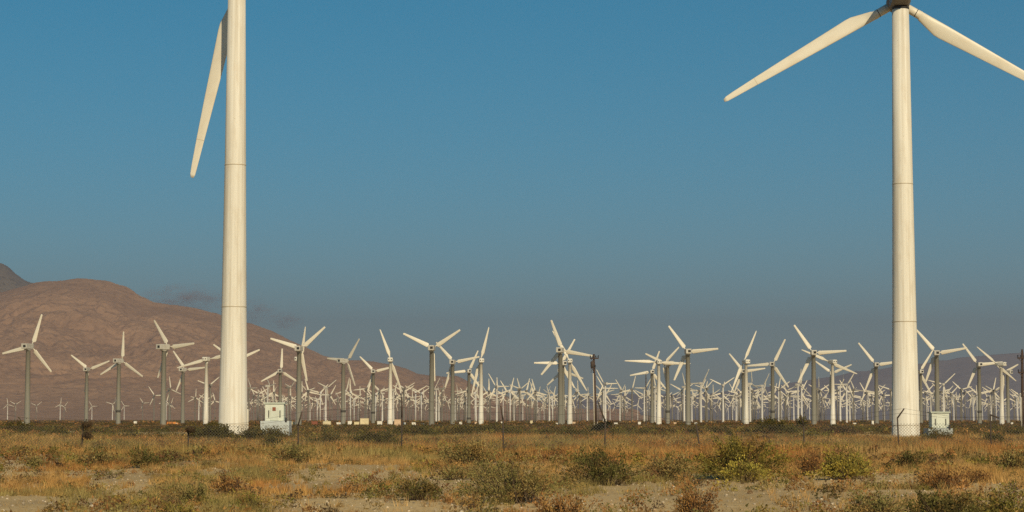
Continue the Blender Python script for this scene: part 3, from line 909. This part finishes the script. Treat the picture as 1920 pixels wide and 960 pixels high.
# ------------------------------------------------------------------ plants
def shrub_arrays(n_stem, n_leaf, w, h, leaf, cols, seed, upright=0.5, hollow=0.35):
    """Stems fanning out of one foot, leaves along their outer part. Returns leaf verts/faces/cols and stem verts/faces."""
    g = np.random.default_rng(seed)
    th = g.uniform(0, 2 * np.pi, n_stem)
    el = np.arcsin(np.clip(g.uniform(0.03, 1, n_stem) ** (1 - 0.5 * upright), 0, 1))
    lump = (0.62 + 0.62 * vnoise(th * 1.7 + seed, el * 2.4, seed)) * g.uniform(0.72, 1.1, n_stem)
    base = np.stack([g.normal(0, w * 0.10, n_stem), g.normal(0, w * 0.08, n_stem), np.zeros(n_stem)], 1)
    tip = np.stack([np.cos(th) * np.cos(el) * w / 2, np.sin(th) * np.cos(el) * w / 2, np.sin(el) * h], 1) * lump[:, None]
    tip[:, 2] = np.maximum(tip[:, 2], 0.05 * h)
    # leaves
    k = g.integers(0, n_stem, n_leaf)
    t = hollow + (1.02 - hollow) * np.sqrt(g.uniform(0, 1, n_leaf))
    bow = np.sin(t * np.pi) * 0.06 * h
    P = base[k] * (1 - t)[:, None] + tip[k] * t[:, None]
    P[:, 2] += bow
    P += g.normal(0, leaf * 0.9, (n_leaf, 3))
    P[:, 2] = np.abs(P[:, 2]) + 0.02
    d = tip[k] - base[k]; d /= np.linalg.norm(d, axis=1)[:, None]
    d = d + g.normal(0, 0.55, (n_leaf, 3)); d[:, 2] += 0.35; d /= np.linalg.norm(d, axis=1)[:, None]
    s = np.cross(d, g.normal(0, 1, (n_leaf, 3))); s /= np.linalg.norm(s, axis=1)[:, None]
    L = leaf * g.uniform(0.7, 1.6, n_leaf)[:, None]; W = leaf * 0.30 * g.uniform(0.7, 1.3, n_leaf)[:, None]
    V = np.stack([P, P + d * L * 0.5 + s * W, P + d * L, P + d * L * 0.5 - s * W], 1).reshape(-1, 3)
    Fc = np.arange(n_leaf * 4).reshape(-1, 4)
    cols = np.array(cols)
    pick = vnoise(th * 2.2 + 3 * seed, el * 3.1, seed + 5)
    ci = np.clip((pick * 1.3 - 0.15) * len(cols), 0, len(cols) - 1).astype(int)
    c = cols[ci][k] * g.uniform(0.75, 1.25, (n_leaf, 1))
    C = np.repeat(c, 4, 0)
    # stems
    ns = min(n_stem, 90)
    r = 0.006 + 0.004 * w
    bs, tp_ = base[:ns], tip[:ns]
    o = np.array([[1, 0, 0], [-0.5, 0.87, 0], [-0.5, -0.87, 0]]) * r
    SV = np.concatenate([(bs[:, None] - np.array([0, 0, 0.08]) + o[None]), (tp_[:, None] * 0.97 + o[None] * 0.4)], 1).reshape(-1, 3)
    i = (np.arange(ns) * 6)[:, None]
    SF = np.concatenate([i + np.array([[0, 1, 4, 3]]), i + np.array([[1, 2, 5, 4]]), i + np.array([[2, 0, 3, 5]])], 0)
    return V, Fc, C, SV, SF


OLIVE = [(0.185, 0.155, 0.034), (0.135, 0.12, 0.027), (0.25, 0.19, 0.038), (0.21, 0.13, 0.04)]
YELLOW = [(0.3045, 0.2537, 0.0435), (0.2175, 0.1885, 0.0391), (0.3625, 0.2755, 0.0508), (0.174, 0.1305, 0.0362)]
DARKG = [(0.1, 0.092, 0.026), (0.13, 0.115, 0.032), (0.08, 0.066, 0.02), (0.17, 0.115, 0.035)]
SAGE = [(0.215, 0.18, 0.06), (0.17, 0.15, 0.048), (0.27, 0.2, 0.075), (0.24, 0.155, 0.05)]
RUST = [(0.275, 0.1375, 0.0438), (0.2125, 0.1063, 0.0375), (0.325, 0.1812, 0.0562), (0.15, 0.075, 0.0312)]
BUSH = [(0.075, 0.068, 0.014), (0.1, 0.085, 0.017), (0.058, 0.05, 0.012), (0.13, 0.09, 0.02)]
BROWN = [(0.09, 0.06, 0.03), (0.12, 0.078, 0.036), (0.066, 0.042, 0.024)]
THICKET = [(0.055, 0.05, 0.009), (0.07, 0.058, 0.01), (0.045, 0.038, 0.009), (0.095, 0.06, 0.014), (0.12, 0.065, 0.017)]
SHRUBS = [  # centre x, foot y, width, height (photograph pixels), colours, density, label
    (1390, 894, 150, 72, OLIVE, 1.5, 'big rounded olive shrub right of picture centre, largest in the foreground'),
    (1395, 903, 80, 34, YELLOW, 1.2, 'low yellowish shrub in front of the biggest olive shrub'),
    (1580, 892, 96, 46, YELLOW, 1.5, 'rounded yellow-green shrub right of the biggest olive shrub'),
    (1515, 886, 60, 38, RUST, 0.7, 'brownish thin shrub touching the left side of the yellow-green shrub'),
    (1130, 907, 130, 56, DARKG, 0.9, 'dark sparse green shrub near the middle of the foreground'),
    (965, 930, 190, 72, SAGE, 0.7, 'wide sparse grey-green shrub left of the dark middle shrub'),
    (785, 926, 78, 36, DARKG, 1.0, 'dark green shrub alone on sand, left of the wide sparse one'),
    (880, 876, 105, 42, SAGE, 0.9, 'grey-green shrub behind and left of the wide sparse shrub'),
    (855, 898, 60, 18, SAGE, 0.8, 'low flat shrub between two larger grey-green ones'),
    (360, 932, 66, 36, SAGE, 1.1, 'olive shrub on the left foreground'),
    (272, 876, 52, 28, DARKG, 1.0, 'small dark green shrub in golden grass at left'),
    (180, 872, 80, 26, SAGE, 0.7, 'pale grey-green shrub in golden grass, left of the small dark one'),
    (66, 873, 22, 20, SAGE, 0.8, 'little grey-green sprig on the sand patch at left edge'),
    (430, 918, 60, 36, RUST, 0.7, 'thin brown shrub right of the left foreground olive shrub'),
    (330, 972, 90, 34, OLIVE, 1.0, 'dark olive shrub at the bottom edge, left part'),
    (470, 946, 60, 26, OLIVE, 0.8, 'small olive tuft low in the left foreground'),
    (618, 978, 50, 44, BROWN, 0.6, 'dark twiggy shrub cut by the bottom edge left of centre'),
    (905, 982, 100, 48, SAGE, 0.8, 'sparse green shrub cut by the bottom edge at centre'),
    (1050, 984, 95, 56, RUST, 0.8, 'brown and green shrub cut by the bottom edge right of centre'),
    (1300, 972, 80, 58, RUST, 0.9, 'rust brown shrub with dark twigs near the bottom edge'),
    (1640, 975, 120, 50, SAGE, 0.8, 'thin olive shrub at the bottom edge below the yellow-green one'),
    (1765, 990, 160, 64, DARKG, 1.2, 'dark green mass of shrub at the bottom right'),
    (1885, 985, 110, 58, OLIVE, 0.9, 'olive shrub in the bottom right corner'),
    (1765, 918, 100, 34, RUST, 0.9, 'rust orange low shrub above the dark green bottom right mass'),
    (1702, 872, 50, 30, DARKG, 0.9, 'small dark green shrub below the right giant tower'),
    (1250, 898, 120, 50, SAGE, 0.5, 'wispy olive shrub left of the biggest olive shrub'),
    (550, 868, 110, 32, SAGE, 0.6, 'faint grey-green shrub in grass below the left kiosk'),
    (1900, 880, 60, 40, SAGE, 0.8, 'grey-green shrub at the right picture edge'),
    (1830, 900, 60, 16, RUST, 0.7, 'low reddish shrub on the berm at far right'),
    (110, 822, 40, 17, BUSH, 1.3, 'round dark bush in grass near the left edge'),
    (34, 812, 60, 17, BUSH, 1.3, 'wide dark bush at the left edge on the horizon'),
    (402, 828, 84, 36, BUSH, 1.4, 'dark green bush covering the foot of the left giant tower'),
    (510, 842, 34, 22, BUSH, 1.2, 'dark bush in grass below the left kiosk'),
    (476, 828, 56, 25, BUSH, 1.2, 'dark bush between the left giant tower and its kiosk'),
    (512, 827, 66, 24, BUSH, 1.2, 'low dark bush hiding the plinth of the left kiosk'),
    (620, 834, 90, 22, BUSH, 1.2, 'wide dark green bush right of the left kiosk'),
    (700, 838, 95, 28, BUSH, 1.2, 'dark green bush below the cream box on legs'),
    (780, 822, 90, 20, BUSH, 1.1, 'dark green bush below the peach box'),
    (860, 816, 70, 16, BUSH, 1.1, 'dark bush left of the centre white tower'),
    (925, 812, 60, 14, BUSH, 1.1, 'dark bush right of the centre white tower'),
    (965, 822, 55, 13, BUSH, 1.1, 'low bush right of the fence post near picture centre'),
    (1026, 819, 40, 11, BUSH, 1.2, 'small round bush below the tallest grey tower'),
    (1075, 822, 65, 15, BUSH, 1.2, 'dark bush below the white tower left of utility pole'),
    (1130, 813, 45, 18, BUSH, 1.2, 'dark bush at the foot of the utility pole'),
    (1455, 816, 85, 25, BUSH, 1.5, 'large dark green bush on the horizon right of the overlapping towers'),
    (1503, 806, 14, 20, BUSH, 1.4, 'narrow dark upright bush right of the large horizon bush'),
    (1570, 816, 60, 15, BROWN, 1.1, 'dark brown bush left of the right giant tower'),
    (1757, 830, 60, 22, BUSH, 1.2, 'olive bush in front of the right kiosk plinth'),
    (1864, 833, 40, 22, BUSH, 1.2, 'dark bush at the fence post near the right edge'),
    (1905, 822, 50, 18, BUSH, 1.2, 'dark bush below the utility pole at right edge'),
]
for n_, (x, yb, w, h, cols, dens, lb) in enumerate(SHRUBS):
    D = ground_D(yb); k = D / F
    p = at(x, yb, D)
    W, Hh = w * k * 1.32, h * k * 1.14
    leaf = max(0.05, 0.0009 * D) * (1.0 if D < 150 else 0.9)
    nl = int(np.clip(dens * 1700 * max(W * Hh, 0.25) / (leaf / 0.06) ** 1.7, 700, 9000))
    V, Fc, C, SV, SF = shrub_arrays(int(40 + 50 * dens + 12 * W), nl, W, Hh, leaf, cols, 100 + n_, 0.5 if dens > 0.9 else 0.8, 0.35 if dens > 0.9 else 0.25)
    root = link('shrub', None, None, (p.x, D, gz(p.x, D))); tag(root, lb, 'shrub', 'desert shrubs')
    link('foliage', np_mesh('foliage', V, Fc, M_LEAF, C), root)
    link('stems', np_mesh('stems', SV, SF, M_TWIG), root)

# tumbleweeds caught on fence posts
for x, y, wpx, lb in ((163, 796, 14, 'dark tumbleweed caught on the leaning fence post at left'), (164, 816, 18, 'brown tumbleweed hanging low on the leaning left fence post'),
                      (357, 806, 13, 'dark tumbleweed on top of the second fence post from left')):
    p = at(x, y, FD - 0.3); r = wpx * FD / F / 2
    g = np.random.default_rng(int(x * 10 + y)); n = 260
    d = g.normal(0, 1, (n, 3)); d /= np.linalg.norm(d, axis=1)[:, None]
    P = d * (r * g.uniform(0.3, 1.25, (n, 1)) * np.array([1.3, 1, 0.8])); e = np.cross(d, g.normal(0, 1, (n, 3))); e /= np.linalg.norm(e, axis=1)[:, None]
    s = np.cross(e, d)
    V = np.stack([P - e * 0.16 - s * 0.012, P - e * 0.16 + s * 0.012, P + e * 0.16 + s * 0.008, P + e * 0.16 - s * 0.008], 1).reshape(-1, 3)
    C = np.repeat(np.array(BROWN)[g.integers(0, 3, n)] * 0.8, 4, 0)
    tag(link('tumbleweed', np_mesh('tumbleweed', V, np.arange(4 * n).reshape(-1, 4), M_LEAF, C), None, p), lb, 'tumbleweed')


# ------------------------------------------------------------------ grass and far scrub (uncountable)
def field(n, d0, d1, power=1.0):
    """Random ground points in the wedge the camera looks over, with a wide margin."""
    u = rng.uniform(0, 1, n)
    y = np.sqrt(d0 ** 2 + u ** power * (d1 ** 2 - d0 ** 2))
    x = rng.uniform(-1, 1, n) * (y * 0.30 + 6)
    return x, y


def pix(x, y):
    """Photograph pixel of a ground point."""
    c, s = math.cos(PITCH), math.sin(PITCH)
    dep = y * c - CAM_Z * s; up = -y * s - CAM_Z * c
    return 960 + F * x / dep, 480 - F * up / dep


SAND = [(45, 862, 75, 13), (10, 870, 60, 10), (225, 905, 60, 16), (110, 938, 120, 9), (30, 950, 60, 8), (690, 893, 90, 13), (600, 898, 70, 14), (840, 905, 60, 10), (700, 945, 160, 14), (780, 955, 150, 10), (1100, 930, 90, 10),
        (1200, 915, 60, 10), (1250, 945, 180, 18), (1450, 945, 180, 20), (1530, 905, 110, 9), (1400, 915, 90, 7), (1690, 890, 60, 9), (1650, 905, 60, 8), (1690, 935, 70, 12), (1840, 918, 60, 10), (1000, 945, 120, 9), (440, 905, 30, 7),
        (500, 940, 60, 8), (400, 885, 30, 5)]


def tufts(name, label, x, y, hgt, rad, nb, wid, colour, mat, droop=0.5):
    n = len(x)
    z = ground_z(x, y)
    m = n * nb
    X = np.repeat(x, nb); Y = np.repeat(y, nb); Z = np.repeat(z, nb)
    Hh = np.repeat(hgt, nb) * rng.uniform(0.45, 1.1, m); Rr = np.repeat(rad, nb); Wd = np.repeat(wid, nb)
    a = rng.uniform(0, 2 * np.pi, m); r = Rr * np.sqrt(rng.uniform(0, 1, m))
    bx, by = X + np.cos(a) * r, Y + np.sin(a) * r
    la = a + rng.normal(0, 0.9, m); lean = rng.uniform(0.1, 1.0, m) * droop * Hh
    tx, ty = bx + np.cos(la) * lean, by + np.sin(la) * lean
    sa = rng.uniform(0, np.pi, m); sx, sy = np.cos(sa) * Wd / 2, np.sin(sa) * Wd / 2
    b0 = np.stack([bx - sx, by - sy, Z - 0.02], 1); b1 = np.stack([bx + sx, by + sy, Z - 0.02], 1)
    tp_ = np.stack([tx, ty, Z + Hh], 1)
    V = np.stack([b0, b1, tp_], 1).reshape(-1, 3)
    c = np.repeat(colour, nb, 0) * rng.uniform(0.72, 1.28, (m, 1))
    C = np.repeat(c, 3, 0)
    me = np_mesh(name, V, np.arange(3 * m).reshape(-1, 3), mat, C)
    return tag(link(name, me), label, kind='stuff')


GOLD = np.array([0.385, 0.205, 0.05]); PALE = np.array([0.40, 0.27, 0.115]); RUSTC = np.array([0.36, 0.17, 0.05]); GRN = np.array([0.22, 0.185, 0.065])


def grass_colour(x, y, warm):
    a = fbm(x / 5, y / 9, 3, 80)[:, None]; b = fbm(x / 7 + 31, y / 13, 3, 90)[:, None]
    c = GOLD * (1 - a) + PALE * a
    rw = np.clip((b - 0.45) * 4 + warm[:, None], 0, 1)
    c = c * (1 - rw) + RUSTC * rw
    gr = np.clip((fbm(x / 4 - 11, y / 8, 3, 99)[:, None] - 0.49) * 6, 0, 0.85)
    c = c * (1 - gr) + GRN * gr
    return c * (0.55 + 0.8 * rng.uniform(0, 1, (len(x), 1)) ** 0.8)


# near field 44 - 150 m: broken cover with sand showing
x, y = field(36000, 44, 150, 1.25)
px, py = pix(x, y)
cover = fbm(x / 3.0, y / 6.0, 4, 5)
keep = cover + np.clip((110 - y) / 160, -0.18, 0.0) * -1 > 0.455
for sx, sy, rx, ry in SAND:
    keep &= (((px - sx) / rx) ** 2 + ((py - sy) / ry) ** 2 > 1.35) | (rng.uniform(0, 1, len(x)) < 0.08)
x, y = x[keep], y[keep]
n = len(x)
warm = np.clip((y - 105) / 70, -0.3, 0.35)
tufts('dry_grass', 'dry golden grass tufts over the sandy foreground', x, y, rng.uniform(0.12, 0.42, n) * (0.75 + y / 300), rng.uniform(0.05, 0.24, n), 20, np.full(n, 0.013) + y * 0.00007,
      grass_colour(x, y, warm), M_STRAW, 0.7)
# low ochre stubble on the sand
x, y = field(9000, 42, 110, 1.0)
n = len(x)
tufts('stubble', 'short ochre stubble scattered on bare sand', x, y, rng.uniform(0.03, 0.10, n), rng.uniform(0.05, 0.3, n), 10, np.full(n, 0.014),
      PALE * 0.8 + np.zeros((n, 1)), M_STRAW, 1.2)
# closed grass belt 120 - 420 m
x, y = field(15000, 122, 255, 1.15)
px, py = pix(x, y)
keep = fbm(x / 9, y / 16, 3, 55) > 0.33
for sx, sy, rx, ry in SAND[:2]:
    keep &= ((px - sx) / rx) ** 2 + ((py - sy) / ry) ** 2 > 1
x, y = x[keep], y[keep]; n = len(x)
tufts('tall_dry_grass', 'tall orange-brown dry grass belt along the fence', x, y, rng.uniform(0.2, 0.85, n) * (0.6 + 0.9 * fbm(x / 6, y / 12, 2, 57)), rng.uniform(0.15, 0.6, n), 26, np.full(n, 0.02) + y * 0.00012,
      grass_colour(x, y, np.clip((px[keep] - 700) / 1800, -0.1, 0.35)), M_STRAW, 0.55)


def scrub(name, label, x, y, w, h, nl, leaf, pal, seed):
    g = np.random.default_rng(seed)
    n = len(x); m = n * nl
    d = g.normal(0, 1, (m, 3)); d[:, 2] = np.abs(d[:, 2]); d /= np.linalg.norm(d, axis=1)[:, None]
    rr = g.uniform(0.35, 1, m) ** 0.5 * (0.75 + 0.5 * vnoise(np.arctan2(d[:, 1], d[:, 0]) * 1.6 + np.repeat(np.arange(n) * 7.7, nl), d[:, 2] * 2.5, seed))
    P = d * rr[:, None] * np.stack([np.repeat(w, nl) / 2, np.repeat(w, nl) / 2, np.repeat(h, nl)], 1)
    P += np.stack([np.repeat(x, nl), np.repeat(y, nl), np.repeat(ground_z(x, y), nl)], 1)
    e = g.normal(0, 1, (m, 3)); e[:, 2] += 0.6; e /= np.linalg.norm(e, axis=1)[:, None]
    s = np.cross(e, g.normal(0, 1, (m, 3))); s /= np.linalg.norm(s, axis=1)[:, None]
    L = np.repeat(leaf, nl)[:, None] * g.uniform(0.6, 1.5, (m, 1))
    V = np.stack([P - s * L * 0.35, P + s * L * 0.35, P + e * L], 1).reshape(-1, 3)
    pal = np.array(pal)
    C = np.repeat(np.repeat(pal[g.integers(0, len(pal), n)] * g.uniform(0.75, 1.3, (n, 1)), nl, 0) * g.uniform(0.7, 1.3, (m, 1)), 3, 0)
    return tag(link(name, np_mesh(name, V, np.arange(3 * m).reshape(-1, 3), M_LEAF, C)), label, kind='stuff')


x, y = field(5200, 190, 520, 0.85)
k_ = fbm(x / 16, y / 30, 2, 66) + np.clip((y - 250) / 900, -0.1, 0.2) > 0.47
x, y = x[k_], y[k_]; n = len(x)
scrub('scrub', 'dark olive scrub scattered through the grass belt', x, y, rng.uniform(0.9, 3.4, n), rng.uniform(0.4, 1.15, n), 120, rng.uniform(0.13, 0.22, n), THICKET * 2 + BUSH + RUST + OLIVE, 71)
x, y = field(6500, 100, 270, 1.0)
k_ = fbm(x / 7, y / 14, 3, 166) > 0.44
x, y = x[k_], y[k_]; n = len(x)
scrub('dry_brush', 'small rust and olive brush clumps mixed into the golden grass', x, y, rng.uniform(0.5, 1.9, n), rng.uniform(0.22, 0.7, n), 100, rng.uniform(0.07, 0.13, n), RUST * 2 + SAGE + OLIVE + BROWN + BUSH, 75)
x, y = field(7500, 44, 150, 1.15)
px, py = pix(x, y)
k_ = fbm(x / 2.5, y / 5, 3, 176) > 0.42
for sx, sy, rx, ry in SAND:
    k_ &= (((px - sx) / rx) ** 2 + ((py - sy) / ry) ** 2 > 0.8) | (rng.uniform(0, 1, len(x)) < 0.25)
x, y = x[k_], y[k_]; n = len(x)
sz = rng.uniform(0.12, 1.0, n) ** 1.6
scrub('weeds', 'small scattered weeds and seedling brush over the foreground sand', x, y, 0.12 + 0.75 * sz, 0.08 + 0.36 * sz, 70, 0.03 + 0.045 * sz, SAGE + RUST + RUST + OLIVE + BROWN + DARKG, 76)
x, y = field(10000, 430, 1150, 1.2)
n = len(x)
scrub('far_scrub', 'distant dark scrub covering the plain below the turbines', x, y, rng.uniform(2.0, 5.5, n), rng.uniform(0.25, 0.72, n), 46, rng.uniform(0.3, 0.5, n), THICKET + THICKET + BROWN + RUST, 72)
x, y = field(5000, 1150, 3200, 1.0)
n = len(x)
scrub('distant_scrub', 'low brown scrub carpet on the far plain', x, y, rng.uniform(4, 9, n), rng.uniform(0.3, 0.7, n), 22, rng.uniform(0.8, 1.2, n), BROWN + RUST + BUSH, 73)


# ------------------------------------------------------------------ stones
def stone_mesh(seed):
    g = random.Random(seed)
    bm = bmesh.new(); bmesh.ops.create_icosphere(bm, subdivisions=1, radius=1)
    for v in bm.verts: v.co *= g.uniform(0.72, 1.15)
    for v in bm.verts: v.co.z *= 0.62
    V = np.array([v.co[:] for v in bm.verts]); Fc = np.array([[v.index for v in f.verts] for f in bm.faces]); bm.free()
    return V, Fc


STONES = [(865, 951, 11, 'pale rounded stone at the bottom edge left of centre'), (1668, 897, 8, 'white stone right of the yellow-green shrub'),
          (1815, 874, 7, 'white stone on the berm at right'), (1693, 932, 7, 'pale flat stone above the dark bottom right shrub'), (1505, 921, 6, 'white stone on the sand below the yellow-green shrub'),
          (1540, 934, 6, 'whitish stone on open sand near the bottom right of centre'), (172, 944, 9, 'pale stone low in the left foreground'), (335, 884, 6, 'small white stone in grass above the left olive shrub'),
          (1795, 921, 5, 'little white stone left of the bottom right olive shrub'), (1795, 944, 5, 'little white stone just above the dark bottom right mass'), (1030, 933, 8, 'pale stone under the wide sparse shrub')]
for i, (sx, sy, d, lb) in enumerate(STONES):
    V, Fc = stone_mesh(i)
    D = ground_D(sy); p = at(sx, sy, D); r = d * D / F / 2 * 1.2
    C = np.tile(np.array([0.55, 0.47, 0.35]) * (0.9 + 0.1 * (i % 3)), (len(V), 1))
    tag(link('stone', np_mesh('stone', V * r, Fc, M_STONE, C), None, (p.x, D, gz(p.x, D) + r * 0.3), (0, 0, i)), lb, 'stone', 'pale stones on the sand')
x, y = field(9000, 42, 125, 1.2)
gv, gf = stone_mesh(77)
n = len(x); r = rng.uniform(0.015, 0.06, n) ** 1.0
z = ground_z(x, y) + r * 0.2
a = rng.uniform(0, 6.28, n)
V = gv[None] * r[:, None, None]
V = np.stack([V[..., 0] * np.cos(a)[:, None] - V[..., 1] * np.sin(a)[:, None], V[..., 0] * np.sin(a)[:, None] + V[..., 1] * np.cos(a)[:, None], V[..., 2]], -1)
V += np.stack([x, y, z], 1)[:, None, :]
Fc = (gf[None] + (np.arange(n) * len(gv))[:, None, None]).reshape(-1, 3)
C = np.repeat(np.array([0.44, 0.36, 0.25]) * rng.uniform(0.4, 1.3, (n, 1)), len(gv), 0)
tag(link('gravel', np_mesh('gravel', V.reshape(-1, 3), Fc, M_STONE, C)), 'small pale gravel stones strewn over the sand', kind='stuff')


# ------------------------------------------------------------------ small dust clouds hanging behind the ridge, beyond the hazy air
def cloud(label, px, py, wpx, hpx, seed, dens):
    Y = 21600.0; k = Y / F
    p = at(px, py, Y)
    bm = bmesh.new(); bmesh.ops.create_icosphere(bm, subdivisions=4, radius=1)
    for v in bm.verts:
        n = float(fbm(np.array([v.co.x * 2 + seed]), np.array([v.co.z * 2 + v.co.y]), 3, seed)[0])
        v.co *= 0.8 + 0.5 * n
        v.co.x *= wpx * k / 2; v.co.y *= wpx * k / 3; v.co.z *= hpx * k / 2
    me = bpy.data.meshes.new('cloud'); bm.to_mesh(me); bm.free()
    m = bpy.data.materials.new('dust_cloud'); m.use_nodes = True; nt = m.node_tree
    nt.nodes.remove(nt.nodes['Principled BSDF'])
    v = nt.nodes.new('ShaderNodeVolumePrincipled'); v.inputs['Color'].default_value = (0.86, 0.70, 0.70, 1)
    tc = nt.nodes.new('ShaderNodeTexCoord'); nz = nt.nodes.new('ShaderNodeTexNoise')
    nz.inputs['Scale'].default_value = 2.6; nz.inputs['Detail'].default_value = 4
    gr = nt.nodes.new('ShaderNodeTexGradient'); gr.gradient_type = 'SPHERICAL'
    mp = nt.nodes.new('ShaderNodeMapping')
    sc3 = (2 / (wpx * k), 3 / (wpx * k), 2 / (hpx * k))
    mp.inputs['Scale'].default_value = sc3
    nt.links.new(tc.outputs['Object'], mp.inputs[0]); nt.links.new(mp.outputs[0], gr.inputs[0]); nt.links.new(mp.outputs[0], nz.inputs['Vector'])
    a = nt.nodes.new('ShaderNodeMapRange'); a.inputs['From Min'].default_value = 0.42; a.inputs['From Max'].default_value = 0.7
    nt.links.new(nz.outputs[0], a.inputs[0])
    mu = nt.nodes.new('ShaderNodeMath'); mu.operation = 'MULTIPLY'
    nt.links.new(a.outputs[0], mu.inputs[0]); nt.links.new(gr.outputs['Fac'], mu.inputs[1])
    m2 = nt.nodes.new('ShaderNodeMath'); m2.operation = 'MULTIPLY'; m2.inputs[1].default_value = dens
    nt.links.new(mu.outputs[0], m2.inputs[0]); nt.links.new(m2.outputs[0], v.inputs['Density'])
    nt.links.new(v.outputs[0], nt.nodes['Material Output'].inputs['Volume'])
    me.materials.append(m)
    tag(link('cloud', me, None, p), label, 'cloud', 'small dusky clouds at the mountain ridge')


cloud('wide dusky cloud resting on the ridge left of the left giant tower', 345, 564, 200, 72, 2, 0.008)
cloud('small dusky cloud puff just right of the left giant tower', 480, 585, 90, 60, 5, 0.008)
cloud('tiny dark cloud puff above the ridge right of the left giant tower', 535, 602, 80, 40, 8, 0.011)
